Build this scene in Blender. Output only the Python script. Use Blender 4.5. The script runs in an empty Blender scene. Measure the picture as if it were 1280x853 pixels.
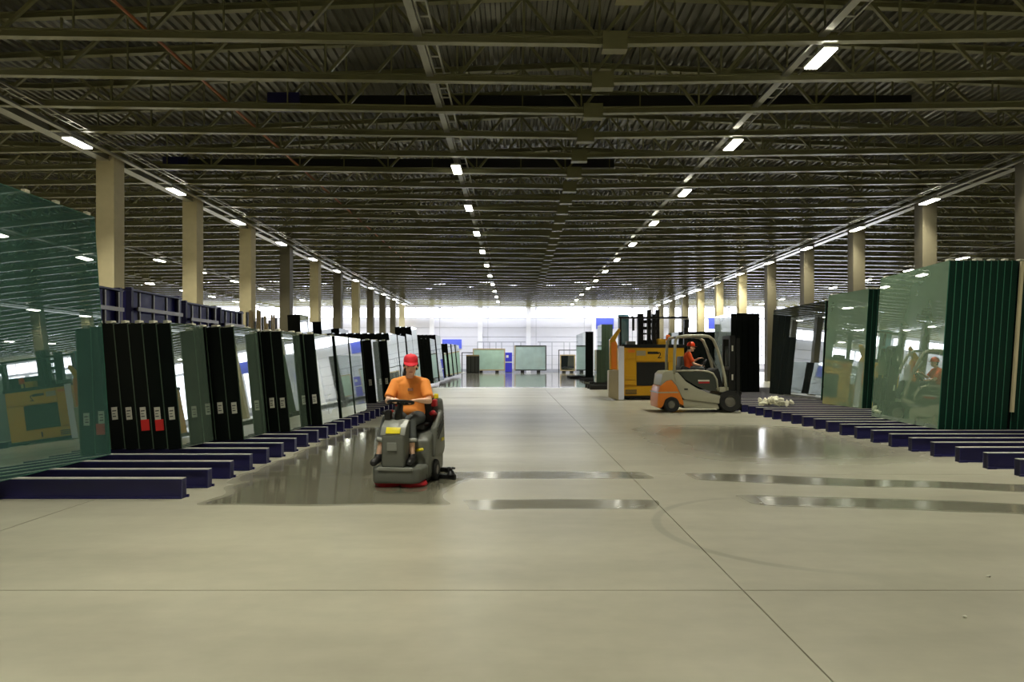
import bpy, bmesh, math, random
from mathutils import Vector, Matrix, noise as mnoise
random.seed(7)
C = bpy.context.scene.collection
SC = bpy.context.scene
PI = math.pi
F = 853.0            # focal length in pixels of the 1280 px wide frame
CX, CY, CH = 645.0, 450.0, 1.5

# ------------------------------------------------------------------ camera, world, exposure
cam_d = bpy.data.cameras.new('camera')
cam = bpy.data.objects.new('camera', cam_d); C.objects.link(cam)
cam.location = (0, 0, CH); cam.rotation_euler = (PI/2, 0, 0)
cam_d.sensor_width = 36.0; cam_d.lens = F/1280*36.0
cam_d.shift_x = -(CX-640)/1280.0; cam_d.shift_y = (CY-426.5)/1280.0
cam_d.clip_end = 400
SC.camera = cam
w = bpy.data.worlds.new('world'); SC.world = w; w.use_nodes = True
w.node_tree.nodes['Background'].inputs[0].default_value = (.62, .72, 1, 1)
w.node_tree.nodes['Background'].inputs[1].default_value = 1.0
SC.view_settings.view_transform = 'Standard'; SC.view_settings.look = 'None'
SC.view_settings.exposure = 1.0; SC.view_settings.gamma = 1.0
SC.view_settings.use_curve_mapping = False
LAMP_STRENGTH = 14.0         # the diffuser as seen; the beam itself is the area light in each lamp
LAMP_WATTS = 76.0
LAMP_SPREAD = math.radians(92)
LAMP_COLOR = (1.0, .975, .825)
DAY_COLOR = (.86, .90, 1.0)
ROOF_FILL_STRENGTH = 11.0  # glow of the added strips under the roof
CLERESTORY_STRENGTH = 5.0

# ------------------------------------------------------------------ helpers
def lin(c):
    return tuple((v/12.92 if v <= .04045 else ((v+.055)/1.055)**2.4) for v in [x/255 for x in c])
def px(x, y, Y):                     # a pixel of the photograph at depth Y -> point
    return Vector(((x-CX)*Y/F, Y, CH-(y-CY)*Y/F))

def mat(name, rgb, rough=.5, metal=0.0, var=.12, scale=6.0, bump=0.0, spec=.5, stretch=(1,1,1), coat=0.0):
    m = bpy.data.materials.new(name); m.use_nodes = True
    nt = m.node_tree; N = nt.nodes; L = nt.links
    b = N['Principled BSDF']
    c = lin(rgb)
    tc = N.new('ShaderNodeTexCoord'); mp = N.new('ShaderNodeMapping'); mp.inputs['Scale'].default_value = stretch
    L.new(tc.outputs['Object'], mp.inputs[0])
    nz = N.new('ShaderNodeTexNoise'); nz.inputs['Scale'].default_value = scale; nz.inputs['Detail'].default_value = 5
    L.new(mp.outputs[0], nz.inputs['Vector'])
    mx = N.new('ShaderNodeMix'); mx.data_type = 'RGBA'
    mx.inputs[6].default_value = (*[v*(1-var) for v in c], 1); mx.inputs[7].default_value = (*[min(1, v*(1+var)) for v in c], 1)
    L.new(nz.outputs[0], mx.inputs[0]); L.new(mx.outputs[2], b.inputs['Base Color'])
    b.inputs['Roughness'].default_value = rough; b.inputs['Metallic'].default_value = metal
    b.inputs['Specular IOR Level'].default_value = spec
    b.inputs['Coat Weight'].default_value = coat
    if bump:
        bp = N.new('ShaderNodeBump'); bp.inputs['Strength'].default_value = bump; bp.inputs['Distance'].default_value = .02
        L.new(nz.outputs[0], bp.inputs['Height']); L.new(bp.outputs[0], b.inputs['Normal'])
    return m
def emit(name, rgb, s):
    m = bpy.data.materials.new(name); m.use_nodes = True
    nt = m.node_tree; nt.nodes.clear()
    e = nt.nodes.new('ShaderNodeEmission'); o = nt.nodes.new('ShaderNodeOutputMaterial')
    e.inputs[0].default_value = (*rgb, 1); e.inputs[1].default_value = s
    nt.links.new(e.outputs[0], o.inputs[0]); return m
def glass(name, body, tint, opacity, refl, rough=.012, wob=.0):
    """Stacked float glass: several polished surfaces mirror strongly, the body of the stack is tinted green."""
    m = bpy.data.materials.new(name); m.use_nodes = True
    nt = m.node_tree; nt.nodes.clear(); N = nt.nodes; L = nt.links
    o = N.new('ShaderNodeOutputMaterial')
    d = N.new('ShaderNodeBsdfDiffuse'); d.inputs[0].default_value = (*lin(body), 1)
    tc = N.new('ShaderNodeTexCoord'); nz = N.new('ShaderNodeTexNoise'); nz.inputs['Scale'].default_value = 1.3
    L.new(tc.outputs['Object'], nz.inputs['Vector'])
    mx = N.new('ShaderNodeMix'); mx.data_type = 'RGBA'
    mx.inputs[6].default_value = (*[v*.8 for v in lin(body)], 1); mx.inputs[7].default_value = (*[v*1.2 for v in lin(body)], 1)
    L.new(nz.outputs[0], mx.inputs[0]); L.new(mx.outputs[2], d.inputs[0])
    t = N.new('ShaderNodeBsdfTransparent'); t.inputs[0].default_value = (*tint, 1)
    a = N.new('ShaderNodeMixShader'); a.inputs[0].default_value = opacity
    L.new(t.outputs[0], a.inputs[1]); L.new(d.outputs[0], a.inputs[2])
    g = N.new('ShaderNodeBsdfGlossy'); g.inputs['Roughness'].default_value = rough
    g.inputs[0].default_value = (.92, .97, .94, 1)
    if wob:
        n2 = N.new('ShaderNodeTexNoise'); n2.inputs['Scale'].default_value = .9
        L.new(tc.outputs['Object'], n2.inputs['Vector'])
        bp = N.new('ShaderNodeBump'); bp.inputs['Strength'].default_value = wob; bp.inputs['Distance'].default_value = .01
        L.new(n2.outputs[0], bp.inputs['Height']); L.new(bp.outputs[0], g.inputs['Normal'])
    fr = N.new('ShaderNodeFresnel'); fr.inputs[0].default_value = 1.7
    mr = N.new('ShaderNodeMapRange'); mr.inputs['To Min'].default_value = refl; mr.inputs['To Max'].default_value = 1.0
    L.new(fr.outputs[0], mr.inputs[0])
    f = N.new('ShaderNodeMixShader'); L.new(mr.outputs[0], f.inputs[0])
    L.new(a.outputs[0], f.inputs[1]); L.new(g.outputs[0], f.inputs[2]); L.new(f.outputs[0], o.inputs[0])
    return m

class MB:
    def __init__(s): s.bm = bmesh.new(); s.mi = 0
    def _new(s, vs, fs, mi=None):
        bv = [s.bm.verts.new(v) for v in vs]; out = []
        for f in fs:
            try:
                q = s.bm.faces.new([bv[i] for i in f]); q.material_index = s.mi if mi is None else mi; out.append(q)
            except ValueError: pass
        return bv
    def box(s, a, b, mi=None, bev=0, M=None):
        x0, y0, z0 = a; x1, y1, z1 = b
        vs = [(x0,y0,z0),(x1,y0,z0),(x1,y1,z0),(x0,y1,z0),(x0,y0,z1),(x1,y0,z1),(x1,y1,z1),(x0,y1,z1)]
        if M is not None: vs = [M @ Vector(v) for v in vs]
        bv = s._new(vs, [(3,2,1,0),(4,5,6,7),(0,1,5,4),(1,2,6,5),(2,3,7,6),(3,0,4,7)], mi)
        if bev: s._bev(bv, bev)
        return s
    def _bev(s, bv, off, seg=2):
        es = {e for v in bv for e in v.link_edges}
        bmesh.ops.bevel(s.bm, geom=list(es), offset=off, segments=seg, profile=.6, affect='EDGES', clamp_overlap=True)
    def prism(s, poly, a, b, axis='y', mi=None, bev=0, seg=2):
        """poly: 2-D outline, extruded from a to b along axis (y: poly is x,z; x: poly is y,z; z: poly is x,y)."""
        P = {'y': lambda p, t: (p[0], t, p[1]), 'x': lambda p, t: (t, p[0], p[1]), 'z': lambda p, t: (p[0], p[1], t)}[axis]
        n = len(poly)
        vs = [P(p, a) for p in poly]+[P(p, b) for p in poly]
        fs = [tuple(range(n)), tuple(range(2*n-1, n-1, -1))]+[(i, i+n, (i+1) % n+n, (i+1) % n) for i in range(n)]
        bv = s._new(vs, fs, mi)
        bmesh.ops.recalc_face_normals(s.bm, faces=list({f for v in bv for f in v.link_faces}))
        if bev: s._bev(bv, bev, seg)
        return s
    def tube(s, pts, r, n=8, mi=None, cap=True, flat=1.0, up=None):
        pts = [Vector(p) for p in pts]; R = r if isinstance(r, (list, tuple)) else [r]*len(pts)
        rings = []; ref = Vector(up) if up else None
        for i, p in enumerate(pts):
            d = ((pts[min(i+1, len(pts)-1)]-pts[max(i-1, 0)])).normalized()
            if ref is None: ref = Vector((0,0,1)) if abs(d.z) < .9 else Vector((0,1,0))
            u = d.cross(ref)
            if u.length < 1e-4: u = d.cross(Vector((1,.1,0)))
            u.normalize(); v = u.cross(d).normalized()
            if up is None: ref = v
            rings.append([p+u*math.cos(2*PI*k/n)*R[i]+v*math.sin(2*PI*k/n)*R[i]*flat for k in range(n)])
        vs = [q for r_ in rings for q in r_]; fs = []
        for i in range(len(pts)-1):
            for k in range(n): fs.append((i*n+k, i*n+(k+1) % n, (i+1)*n+(k+1) % n, (i+1)*n+k))
        if cap: fs += [tuple(range(n-1, -1, -1)), tuple((len(pts)-1)*n+k for k in range(n))]
        bv = s._new(vs, fs, mi)
        return s
    def lathe(s, prof, c, axis='y', n=24, mi=None):
        """prof: (radius, offset along axis) pairs."""
        vs = []; c = Vector(c)
        for r, t in prof:
            for k in range(n):
                a = 2*PI*k/n; u, v = r*math.cos(a), r*math.sin(a)
                vs.append(c+Vector({'x': (t,u,v), 'y': (u,t,v), 'z': (u,v,t)}[axis]))
        fs = [(i*n+k, i*n+(k+1) % n, (i+1)*n+(k+1) % n, (i+1)*n+k) for i in range(len(prof)-1) for k in range(n)]
        bv = s._new(vs, fs, mi)
        bmesh.ops.recalc_face_normals(s.bm, faces=list({f for v in bv for f in v.link_faces}))
        return s
    def ell(s, c, r, M=None, n=14, mi=None):
        vs = []; fs = []; m = n//2+1
        for i in range(m+1):
            th = PI*i/m
            for k in range(n):
                a = 2*PI*k/n
                v = Vector((r[0]*math.sin(th)*math.cos(a), r[1]*math.sin(th)*math.sin(a), r[2]*math.cos(th)))
                if M is not None: v = M @ v
                vs.append(v+Vector(c))
        for i in range(m):
            for k in range(n): fs.append((i*n+k, (i+1)*n+k, (i+1)*n+(k+1) % n, i*n+(k+1) % n))
        bv = s._new(vs, fs, mi)
        return s
    def beam(s, p, q, w, h=None, mi=None):
        p, q = Vector(p), Vector(q); h = h or w; d = (q-p); Ln = d.length; d.normalize()
        y = Vector((0,1,0)) if abs(d.y) < .9 else Vector((1,0,0))
        u = d.cross(y).normalized(); v = u.cross(d).normalized()
        M = Matrix((( d.x, v.x, u.x, p.x),(d.y, v.y, u.y, p.y),(d.z, v.z, u.z, p.z),(0,0,0,1)))
        return s.box((0,-w/2,-h/2), (Ln,w/2,h/2), mi, M=M)
    def mesh(s, name, mats, smooth=False):
        me = bpy.data.meshes.new(name); s.bm.to_mesh(me); s.bm.free()
        for m in (mats if isinstance(mats, (list, tuple)) else [mats]): me.materials.append(m)
        if smooth:
            me.polygons.foreach_set('use_smooth', [True]*len(me.polygons))
            if smooth == 'auto':
                try: me.set_sharp_from_angle(angle=math.radians(38))
                except Exception: pass
        return me
    def build(s, name, mats, parent=None, smooth=False, **k):
        return inst(name, s.mesh(name, mats, smooth), parent, **k)
def inst(name, me, parent=None, loc=None, rot=None, label=None, kind=None):
    o = bpy.data.objects.new(name, me); C.objects.link(o)
    if parent is not None: o.parent = parent
    if loc is not None: o.location = loc
    if rot is not None: o.rotation_euler = rot
    if label: o['label'] = label
    if kind: o['kind'] = kind
    return o
def thing(name, label, cat, loc=(0,0,0), rot=(0,0,0), group=None):
    o = bpy.data.objects.new(name, None); C.objects.link(o); o.empty_display_size = .2
    o.location = loc; o.rotation_euler = rot
    return tag(o, label, cat, group)
def tag(o, label, cat, group=None):
    o['label'] = label; o['category'] = cat
    if group: o['group'] = group
    return o
ORD = ['first','second','third','fourth','fifth','sixth','seventh','eighth','ninth','tenth','eleventh','twelfth','thirteenth','fourteenth','fifteenth','sixteenth','seventeenth','eighteenth','nineteenth','twentieth']
ORD += ['twenty-'+o for o in ORD[:9]]+['thirtieth']+['thirty-'+o for o in ORD[:9]]
_cache = {}
def cached(key, fn):
    if key not in _cache: _cache[key] = fn()
    return _cache[key]
def remeshed(mb, name, m, voxel, smooth_it=4, parent=None, dec=None):
    me = mb.mesh(name+'_src', m)
    o = bpy.data.objects.new(name+'_src', me); C.objects.link(o)
    r = o.modifiers.new('r', 'REMESH'); r.mode = 'VOXEL'; r.voxel_size = voxel; r.use_smooth_shade = True
    if smooth_it:
        s_ = o.modifiers.new('s', 'SMOOTH'); s_.iterations = smooth_it; s_.factor = .5
    dg = bpy.context.evaluated_depsgraph_get()
    new = bpy.data.meshes.new_from_object(o.evaluated_get(dg)); new.name = name
    bpy.data.objects.remove(o); bpy.data.meshes.remove(me)
    if not new.materials: new.materials.append(m)
    return inst(name, new, parent)

# ------------------------------------------------------------------ materials
M = {}
M['steel'] = mat('olive painted steel', (116,114,82), .24, 0, .1, 3)
M['deck'] = mat('galvanised roof deck', (104,102,90), .17, .25, .12, .6, stretch=(1,.06,1))
M['rail'] = mat('galvanised tray', (150,148,136), .28, .6, .1, 8)
M['housing'] = mat('lamp housing', (190,190,185), .4, .3, .05)
M['lamp'] = emit('lit lamp diffuser', LAMP_COLOR, LAMP_STRENGTH)
M['darkcolumn'] = mat('dark painted column', (92,86,66), .6, 0, .1, 4, .1)  # shade on the columns put into a darker copy of the concrete colour
M['concrete'] = mat('column concrete', (190,178,140), .75, 0, .12, 4, .15)
M['wallwhite'] = mat('white sandwich panel', (236,234,236), .45, 0, .03, 2)
M['wallpanel'] = mat('white cladding panel', (222,220,226), .5, 0, .03, 2)
M['wallseam'] = mat('grey wall rail', (168,168,176), .5, 0, .05)
M['wallside'] = mat('pale side wall panel', (190,188,180), .6, 0, .05)
M['day'] = emit('daylight through translucent sheet', DAY_COLOR, ROOF_FILL_STRENGTH)  # for the added roof strips that brighten the far wall and floor
M['dayband2'] = emit('daylight through tall panels', DAY_COLOR, 3.0)
M['dayband'] = emit('daylight through clerestory', DAY_COLOR, CLERESTORY_STRENGTH)
M['blue'] = mat('dark blue painted steel', (24,22,80), .42, 0, .18, 5)
M['bluebright'] = mat('blue painted panel', (32,30,124), .45, 0, .1, 3)
M['flange'] = mat('worn flange top', (176,172,164), .5, .2, .2, 14)
M['edge'] = mat('stacked dark glass edges', (12,17,15), .35, 0, .3, 30, stretch=(8,1,.1), spec=.15)
M['edgegreen'] = mat('stacked green glass edges', (12,44,34), .3, 0, .35, 22, stretch=(8,1,.1), spec=.2)
M['line'] = mat('polished green sheet edge', (74,92,74), .3, 0, .1, 8)
M['lineteal'] = mat('polished teal sheet edge', (48,112,88), .3, 0, .15, 8)
M['glassbig'] = glass('big clear sheet', (92,138,124), (.55,.78,.70), .46, .18, .01, .05)
M['glassleft'] = glass('green glass sheet', (104,124,106), (.58,.72,.62), .52, .26, .012, .04)
M['glasspale'] = glass('pale mirror glass', (176,190,190), (.7,.85,.8), .9, .42, .02, .04)
M['glassright'] = glass('light green glass stack', (134,162,136), (.5,.7,.6), .86, .30, .012, .05)
M['glassdark'] = glass('dark glass stack', (40,46,44), (.3,.5,.4), .95, .30, .012, .04)
M['paper'] = mat('white paper label', (214,212,196), .7, 0, .12, 60)
M['red'] = mat('red paper tag', (222,44,40), .6, 0, .05)
M['foam'] = mat('off white foam', (226,222,200), .85, 0, .08, 20, .2)
M['wood'] = mat('pale timber', (186,164,120), .7, 0, .2, 6, .2, stretch=(6,6,.6))
M['woodlath'] = mat('timber lath', (206,196,158), .7, 0, .1, 6, .1)
M['black'] = mat('black plastic', (20,20,20), .45)
M['rubber'] = mat('tyre rubber', (34,34,33), .75, 0, .15, 20, .2)
M['darkgrey'] = mat('dark grey plastic', (66,68,64), .5)
M['anth'] = mat('anthracite body plastic', (104,106,98), .45, 0, .06, 9)
M['anthlight'] = mat('light grey plastic', (140,142,134), .4, 0, .05)
M['yellowbadge'] = mat('yellow badge', (246,226,40), .4, 0, .03)
M['redplastic'] = mat('red plastic', (186,26,36), .45)
M['skin'] = mat('skin', (240,194,164), .55, 0, .06, 14)
M['cap'] = mat('red cap cloth', (238,46,62), .7, 0, .08, 40)
M['hair'] = mat('dark brown hair', (38,26,22), .5, 0, .3, 60, stretch=(1,1,.2))
M['shirt'] = mat('orange T-shirt cotton', (255,156,70), .8, 0, .07, 14, .25)
M['shirt2'] = mat('deep orange work shirt', (250,92,34), .8, 0, .07, 14, .25)
M['print'] = mat('grey shirt print', (170,120,96), .8)
M['trousers'] = mat('grey work trousers', (88,92,92), .85, 0, .15, 12, .3)
M['reflective'] = mat('pale reflective hem', (176,178,172), .6)
M['shoe'] = mat('black work shoe', (30,30,30), .5)
M['eyewhite'] = mat('eye', (40,30,26), .3)
M['lip'] = mat('lips', (186,110,98), .5)
M['helmet'] = mat('orange red hard hat', (246,72,28), .3, 0, .04)
M['fkgrey'] = mat('light grey forklift paint', (176,172,150), .4, 0, .05, 4, coat=.2)
M['fkorange'] = mat('orange forklift paint', (232,128,32), .4, 0, .06, 4, coat=.2)
M['fkpanel'] = mat('dark grey door panel', (62,66,58), .35)
M['mast'] = mat('black mast steel', (26,26,24), .45, .2)
M['yellow'] = mat('yellow truck paint', (214,160,14), .42, 0, .08, 3, coat=.2)
M['plate'] = mat('bare metal front plate', (176,164,138), .35, .5, .1, 2)
M['platewhite'] = mat('white edge plate', (224,224,236), .4, 0, .04)
M['amber'] = mat('amber beacon', (236,110,30), .25)
M['tealglass'] = glass('teal glass load', (86,138,146), (.6,.8,.8), .8, .2)
M['panelglass'] = glass('pale aqua panel glass', (206,232,230), (.7,.9,.85), .9, .06)
M['panelgreen'] = glass('green panel glass', (194,226,208), (.7,.9,.8), .9, .06)
M['orangepipe'] = mat('rust red pipe', (150,84,44), .5)
M['signblue'] = mat('blue wall sign', (92,108,226), .5, 0, .03)
M['cabblue'] = mat('blue cabinet paint', (58,58,190), .4, 0, .04)
M['bare'] = mat('bare steel hub', (130,126,118), .4, .6)

# floor: dry light concrete with scrubbed wet tracks (position in the hall decides where it is wet)
def floor_mat():
    m = bpy.data.materials.new('polished concrete floor'); m.use_nodes = True
    nt = m.node_tree; N = nt.nodes; L = nt.links; b = N['Principled BSDF']
    geo = N.new('ShaderNodeNewGeometry'); sep = N.new('ShaderNodeSeparateXYZ')
    nz = N.new('ShaderNodeTexNoise'); nz.inputs['Scale'].default_value = .9; nz.inputs['Detail'].default_value = 1
    L.new(geo.outputs['Position'], nz.inputs['Vector'])
    wob = N.new('ShaderNodeVectorMath'); wob.operation = 'MULTIPLY_ADD'
    wob.inputs[1].default_value = (.7, .22, 0)
    L.new(nz.outputs['Color'], wob.inputs[0])
    sub = N.new('ShaderNodeVectorMath'); sub.operation = 'ADD'; sub.inputs[1].default_value = (-.35, -.11, 0)
    L.new(geo.outputs['Position'], sub.inputs[0]); L.new(sub.outputs[0], wob.inputs[2]); L.new(wob.outputs[0], sep.inputs[0])
    def mth(op, a, b_=None):
        n = N.new('ShaderNodeMath'); n.operation = op
        for i, v in enumerate((a, b_)):
            if v is None: continue
            if isinstance(v, (int, float)): n.inputs[i].default_value = v
            else: L.new(v, n.inputs[i])
        return n.outputs[0]
    def ramp(v, lo, hi, soft):
        def mr(a, b_, t0, t1):
            n = N.new('ShaderNodeMapRange'); n.interpolation_type = 'SMOOTHSTEP'
            L.new(v, n.inputs[0]); n.inputs[1].default_value = a; n.inputs[2].default_value = b_
            n.inputs[3].default_value = t0; n.inputs[4].default_value = t1; return n.outputs[0]
        return mth('MULTIPLY', mr(lo-soft, lo+soft, 0, 1), mr(hi-soft, hi+soft, 1, 0))
    X, Y = sep.outputs[0], sep.outputs[1]
    def patch(x0, x1, y0, y1, s=.12, sy=None, k=1.0, slope=0.0):
        yy = mth('ADD', Y, mth('MULTIPLY', X, slope)) if slope else Y
        r = mth('MULTIPLY', ramp(X, x0, x1, s), ramp(yy, y0, y1, sy or s))
        return mth('MULTIPLY', r, k) if k != 1 else r
    ps = [patch(-3.25, -.75, 7.05, 8.7, .16, .1), patch(-3.5, -1.75, 8.4, 15, .2, .5),
          patch(-.45, 1.3, 6.85, 7.3, .12, .05, .75), patch(-1.9, 1.55, 8.62, 9.15, .15, .06, .75),
          patch(2.3, 6.3, 9.0, 9.55, .2, .08, .8, .22), patch(2.5, 5.6, 7.6, 8.1, .2, .08, .75, .2),
          patch(2.9, 6.2, 10.2, 15.4, 1.3, 1.2, .8),
          patch(-6, 9, 37, 90, .6, 1.5, .9)]
    wet = ps[0]
    for p in ps[1:]: wet = mth('MAXIMUM', wet, p)
    n2 = N.new('ShaderNodeTexNoise'); n2.inputs['Scale'].default_value = .55; n2.inputs['Detail'].default_value = 6; n2.inputs['Roughness'].default_value = .6
    mp = N.new('ShaderNodeMapping'); mp.inputs['Scale'].default_value = (.5, 1.6, 1)
    L.new(geo.outputs['Position'], mp.inputs[0]); L.new(mp.outputs[0], n2.inputs['Vector'])
    n3 = N.new('ShaderNodeTexNoise'); n3.inputs['Scale'].default_value = 5; n3.inputs['Detail'].default_value = 8; L.new(geo.outputs['Position'], n3.inputs['Vector'])
    cr = N.new('ShaderNodeValToRGB')
    cr.color_ramp.elements[0].position = .3; cr.color_ramp.elements[1].position = .7
    cr.color_ramp.elements[0].color = (*lin((156,152,133)), 1); cr.color_ramp.elements[1].color = (*lin((182,178,157)), 1)
    L.new(n2.outputs[0], cr.inputs[0])
    fine = N.new('ShaderNodeMix'); fine.data_type = 'RGBA'; fine.blend_type = 'MULTIPLY'; fine.inputs[0].default_value = .2
    L.new(cr.outputs[0], fine.inputs[6]); L.new(n3.outputs[0], fine.inputs[7])
    # faint tyre arcs
    dd = N.new('ShaderNodeVectorMath'); dd.operation = 'DISTANCE'; dd.inputs[1].default_value = (2.6, 6.1, 0); L.new(geo.outputs['Position'], dd.inputs[0])
    arc = mth('MULTIPLY', ramp(dd.outputs['Value'], 1.28, 1.36, .02), ramp(sep.outputs[0], 0, 2.2, .5))
    dk = N.new('ShaderNodeMix'); dk.data_type = 'RGBA'; dk.blend_type = 'MULTIPLY'
    L.new(mth('MULTIPLY', arc, .35), dk.inputs[0]); L.new(fine.outputs[2], dk.inputs[6]); dk.inputs[7].default_value = (.35,.35,.33,1)
    wc = N.new('ShaderNodeMix'); wc.data_type = 'RGBA'; wc.blend_type = 'MULTIPLY'
    L.new(wet, wc.inputs[0]); L.new(dk.outputs[2], wc.inputs[6]); wc.inputs[7].default_value = (.36, .36, .34, 1)
    L.new(wc.outputs[2], b.inputs['Base Color'])
    r0 = N.new('ShaderNodeMapRange'); L.new(n2.outputs[0], r0.inputs[0]); r0.inputs[1].default_value = .3; r0.inputs[2].default_value = .7
    r0.inputs[3].default_value = .36; r0.inputs[4].default_value = .30
    rm = N.new('ShaderNodeMix'); L.new(wet, rm.inputs[0]); L.new(r0.outputs[0], rm.inputs[2]); rm.inputs[3].default_value = .07
    L.new(rm.outputs[0], b.inputs['Roughness'])
    bp = N.new('ShaderNodeBump'); bp.inputs['Strength'].default_value = .02; bp.inputs['Distance'].default_value = .02
    L.new(n3.outputs[0], bp.inputs['Height']); L.new(bp.outputs[0], b.inputs['Normal'])
    return m
M['floor'] = floor_mat()
M['joint'] = mat('dark floor joint', (70,66,54), .8)

# ------------------------------------------------------------------ setting
XL, XR, YB, YF = -46.0, 49.5, -12.0, 85.0
BAY, RIDGE = 31.5, 1.75
def bay_off(x): return (x-RIDGE+BAY/2) % BAY-BAY/2
def roof_z(x): return 10.25-.040*abs(bay_off(x))
def chord_z(x): return 8.09+.014*abs(bay_off(x))

fl = MB().box((XL, YB, -.25), (XR, YF, -.03)).build('floor', M['joint'], kind='structure')
gx = [XL, -10.52, -4.52, 1.476, 7.476, 13.476, XR]
gy = [YB, -4.56, -.06]+[4.44+4.5*i for i in range(18)]+[YF]
for i in range(len(gx)-1):
    for j in range(len(gy)-1):
        g = .005
        MB().box((gx[i]+g, gy[j]+g, -.03), (gx[i+1]-g, gy[j+1]-g, 0)).build('floor_slab', M['floor'], fl)

# roof deck: trapezoidal sheet, flutes along the hall
mb = MB(); vs = []; x = XL
while x < XR:
    z = roof_z(x)+.12
    for dx, dz in ((0,0),(.10,0),(.135,.07),(.225,.07)): vs.append((x+dx, z+dz))
    x += .26
n = len(vs)
bv = [mb.bm.verts.new((a, YB, b)) for a, b in vs]+[mb.bm.verts.new((a, YF, b)) for a, b in vs]
for i in range(n-1): mb.bm.faces.new((bv[i], bv[i+1], bv[n+i+1], bv[n+i]))
ceil = mb.build('ceiling', M['deck'], kind='structure')
MB().box((XL,YB,10.6), (XR,YF,10.8)).build('roof_slab', M['wallside'], ceil)

# far wall: cladding panels, clerestory band, wall columns, rails
wf = MB().box((XL,YF+.12,0), (XR,YF+.4,10.6)).build('wall_far', M['wallseam'], kind='structure')
zs = [0, .9, 2.05, 3.2, 4.35, 5.5, 6.65]
xs = [RIDGE-47.25+6.0*i for i in range(17)]
xs[-1] = XR; xs[0] = XL
for k in range(len(zs)-1):
    for i in range(len(xs)-1):
        MB().box((xs[i]+.02, YF+.0, zs[k]+.02), (xs[i+1]-.02, YF+.12, zs[k+1]-.02)).build('wall_panel', M['wallpanel'], wf)
for i in range(len(xs)-1):
    MB().box((xs[i]+.02, YF, 8.1), (xs[i+1]-.02, YF+.12, 10.5)).build('wall_panel', M['wallpanel'], wf)
    wn = MB().box((xs[i]+.1, YF+.06, 6.75), (xs[i+1]-.1, YF+.11, 8.0)).build('window_%d' % (i+1), M['dayband'], kind='structure')
    f_ = MB()
    for t in range(5):
        xx = xs[i]+.1+(xs[i+1]-xs[i]-.2)*t/4
        f_.box((xx-.04, YF, 6.72), (xx+.04, YF+.06, 8.03))
    f_.box((xs[i], YF, 6.68), (xs[i+1], YF+.06, 6.78)).box((xs[i], YF, 7.97), (xs[i+1], YF+.06, 8.07))
    f_.build('window_frame', M['wallwhite'], wn)
for xx in (RIDGE-24, RIDGE-12.2, RIDGE-6.2, RIDGE-.2, RIDGE+7.9, RIDGE+15, RIDGE+24):
    MB().box((xx-.28, YF-.42, 0), (xx+.28, YF-.01, 9.6)).build('trim_wall_post', M['wallwhite'], kind='structure')
MB().box((XL, YF-.03, 0), (XR, YF-.005, .35)).build('baseboard_far', M['wallseam'], kind='structure')
# tall translucent daylight panels in the far wall of the aisle beyond the forklift side
for i in range(5):
    xa = 19.6+5.6*i
    wn = MB().box((xa, YF-.06, 1.0), (xa+5.2, YF-.03, 6.5)).build('window_%d' % (40+i), M['dayband2'], kind='structure')
    f_ = MB()
    for t in range(4): f_.box((xa+5.2*t/3-.05, YF-.1, .95), (xa+5.2*t/3+.05, YF-.06, 6.55))
    f_.box((xa, YF-.1, .92), (xa+5.2, YF-.06, 1.02)).box((xa, YF-.1, 6.48), (xa+5.2, YF-.06, 6.58)).build('window_frame', M['wallwhite'], wn)
# added glowing strips under the roof, hidden by trusses, to light the far wall
k = 1
for b in range(-1, 2):
    for y0 in (80.3, 76.3):
        for sx in (-1, 1):
            xa, xb = RIDGE+b*BAY+sx*1.5, RIDGE+b*BAY+sx*13.5
            za, zb = roof_z(xa)+.10, roof_z(xb)+.10
            m_ = MB(); m_._new([(xa,y0,za),(xb,y0,zb),(xb,y0+1.4,zb),(xa,y0+1.4,za)], [(0,1,2,3)] if sx < 0 else [(3,2,1,0)])
            m_.build('window_%d' % (20+k), M['day'], kind='structure'); k += 1
for nm, a, b in (('wall_left', (XL-.3,YB,0), (XL,YF+.4,10.6)), ('wall_right', (XR,YB,0), (XR+.3,YF+.4,10.6)), ('wall_back', (XL,YB-.3,0), (XR,YB,10.6))):
    MB().box(a, b).build(nm, M['wallside'], kind='structure')

# columns and the beams along the column rows

colm = MB().box((-.31,-.31,0), (.31,.31,8.45), bev=.015).mesh('column', M['concrete'])
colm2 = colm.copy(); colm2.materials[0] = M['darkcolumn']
capm = MB().box((-.36,-.36,8.45), (.36,.36,8.62)).mesh('column_cap', M['steel'])
beamm = MB().box((-.17, YB, 8.28), (.17, YF, 8.31)).box((-.13, YB, 8.31), (.13, YF, 8.62)).box((-.17, YB, 8.62), (.17, YF, 8.65)).mesh('eaves_beam', M['rail'])
pipem = MB().tube([(-.0, YB, 8.27), (0, YF, 8.27)], .09, 10).mesh('pipe', M['steel'])
for cx in (-14.0-BAY+.3, -14.0, 17.75, 17.5+BAY-.3):
    y = 29.45-6*6
    ci = 0
    while y < 84.5:
        if y > 0:
            dark = (cx == -14.0 and ci in (8, 10, 12, 13, 14)) or (cx == 17.75 and ci not in (10, 11, 12))  # columns that stand in shade get the darker colour
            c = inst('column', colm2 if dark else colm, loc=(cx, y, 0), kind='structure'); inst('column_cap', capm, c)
        y += 6.02; ci += 1
    inst('trim_column_beam', beamm, loc=(cx, 0, .0), kind='structure')

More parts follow.
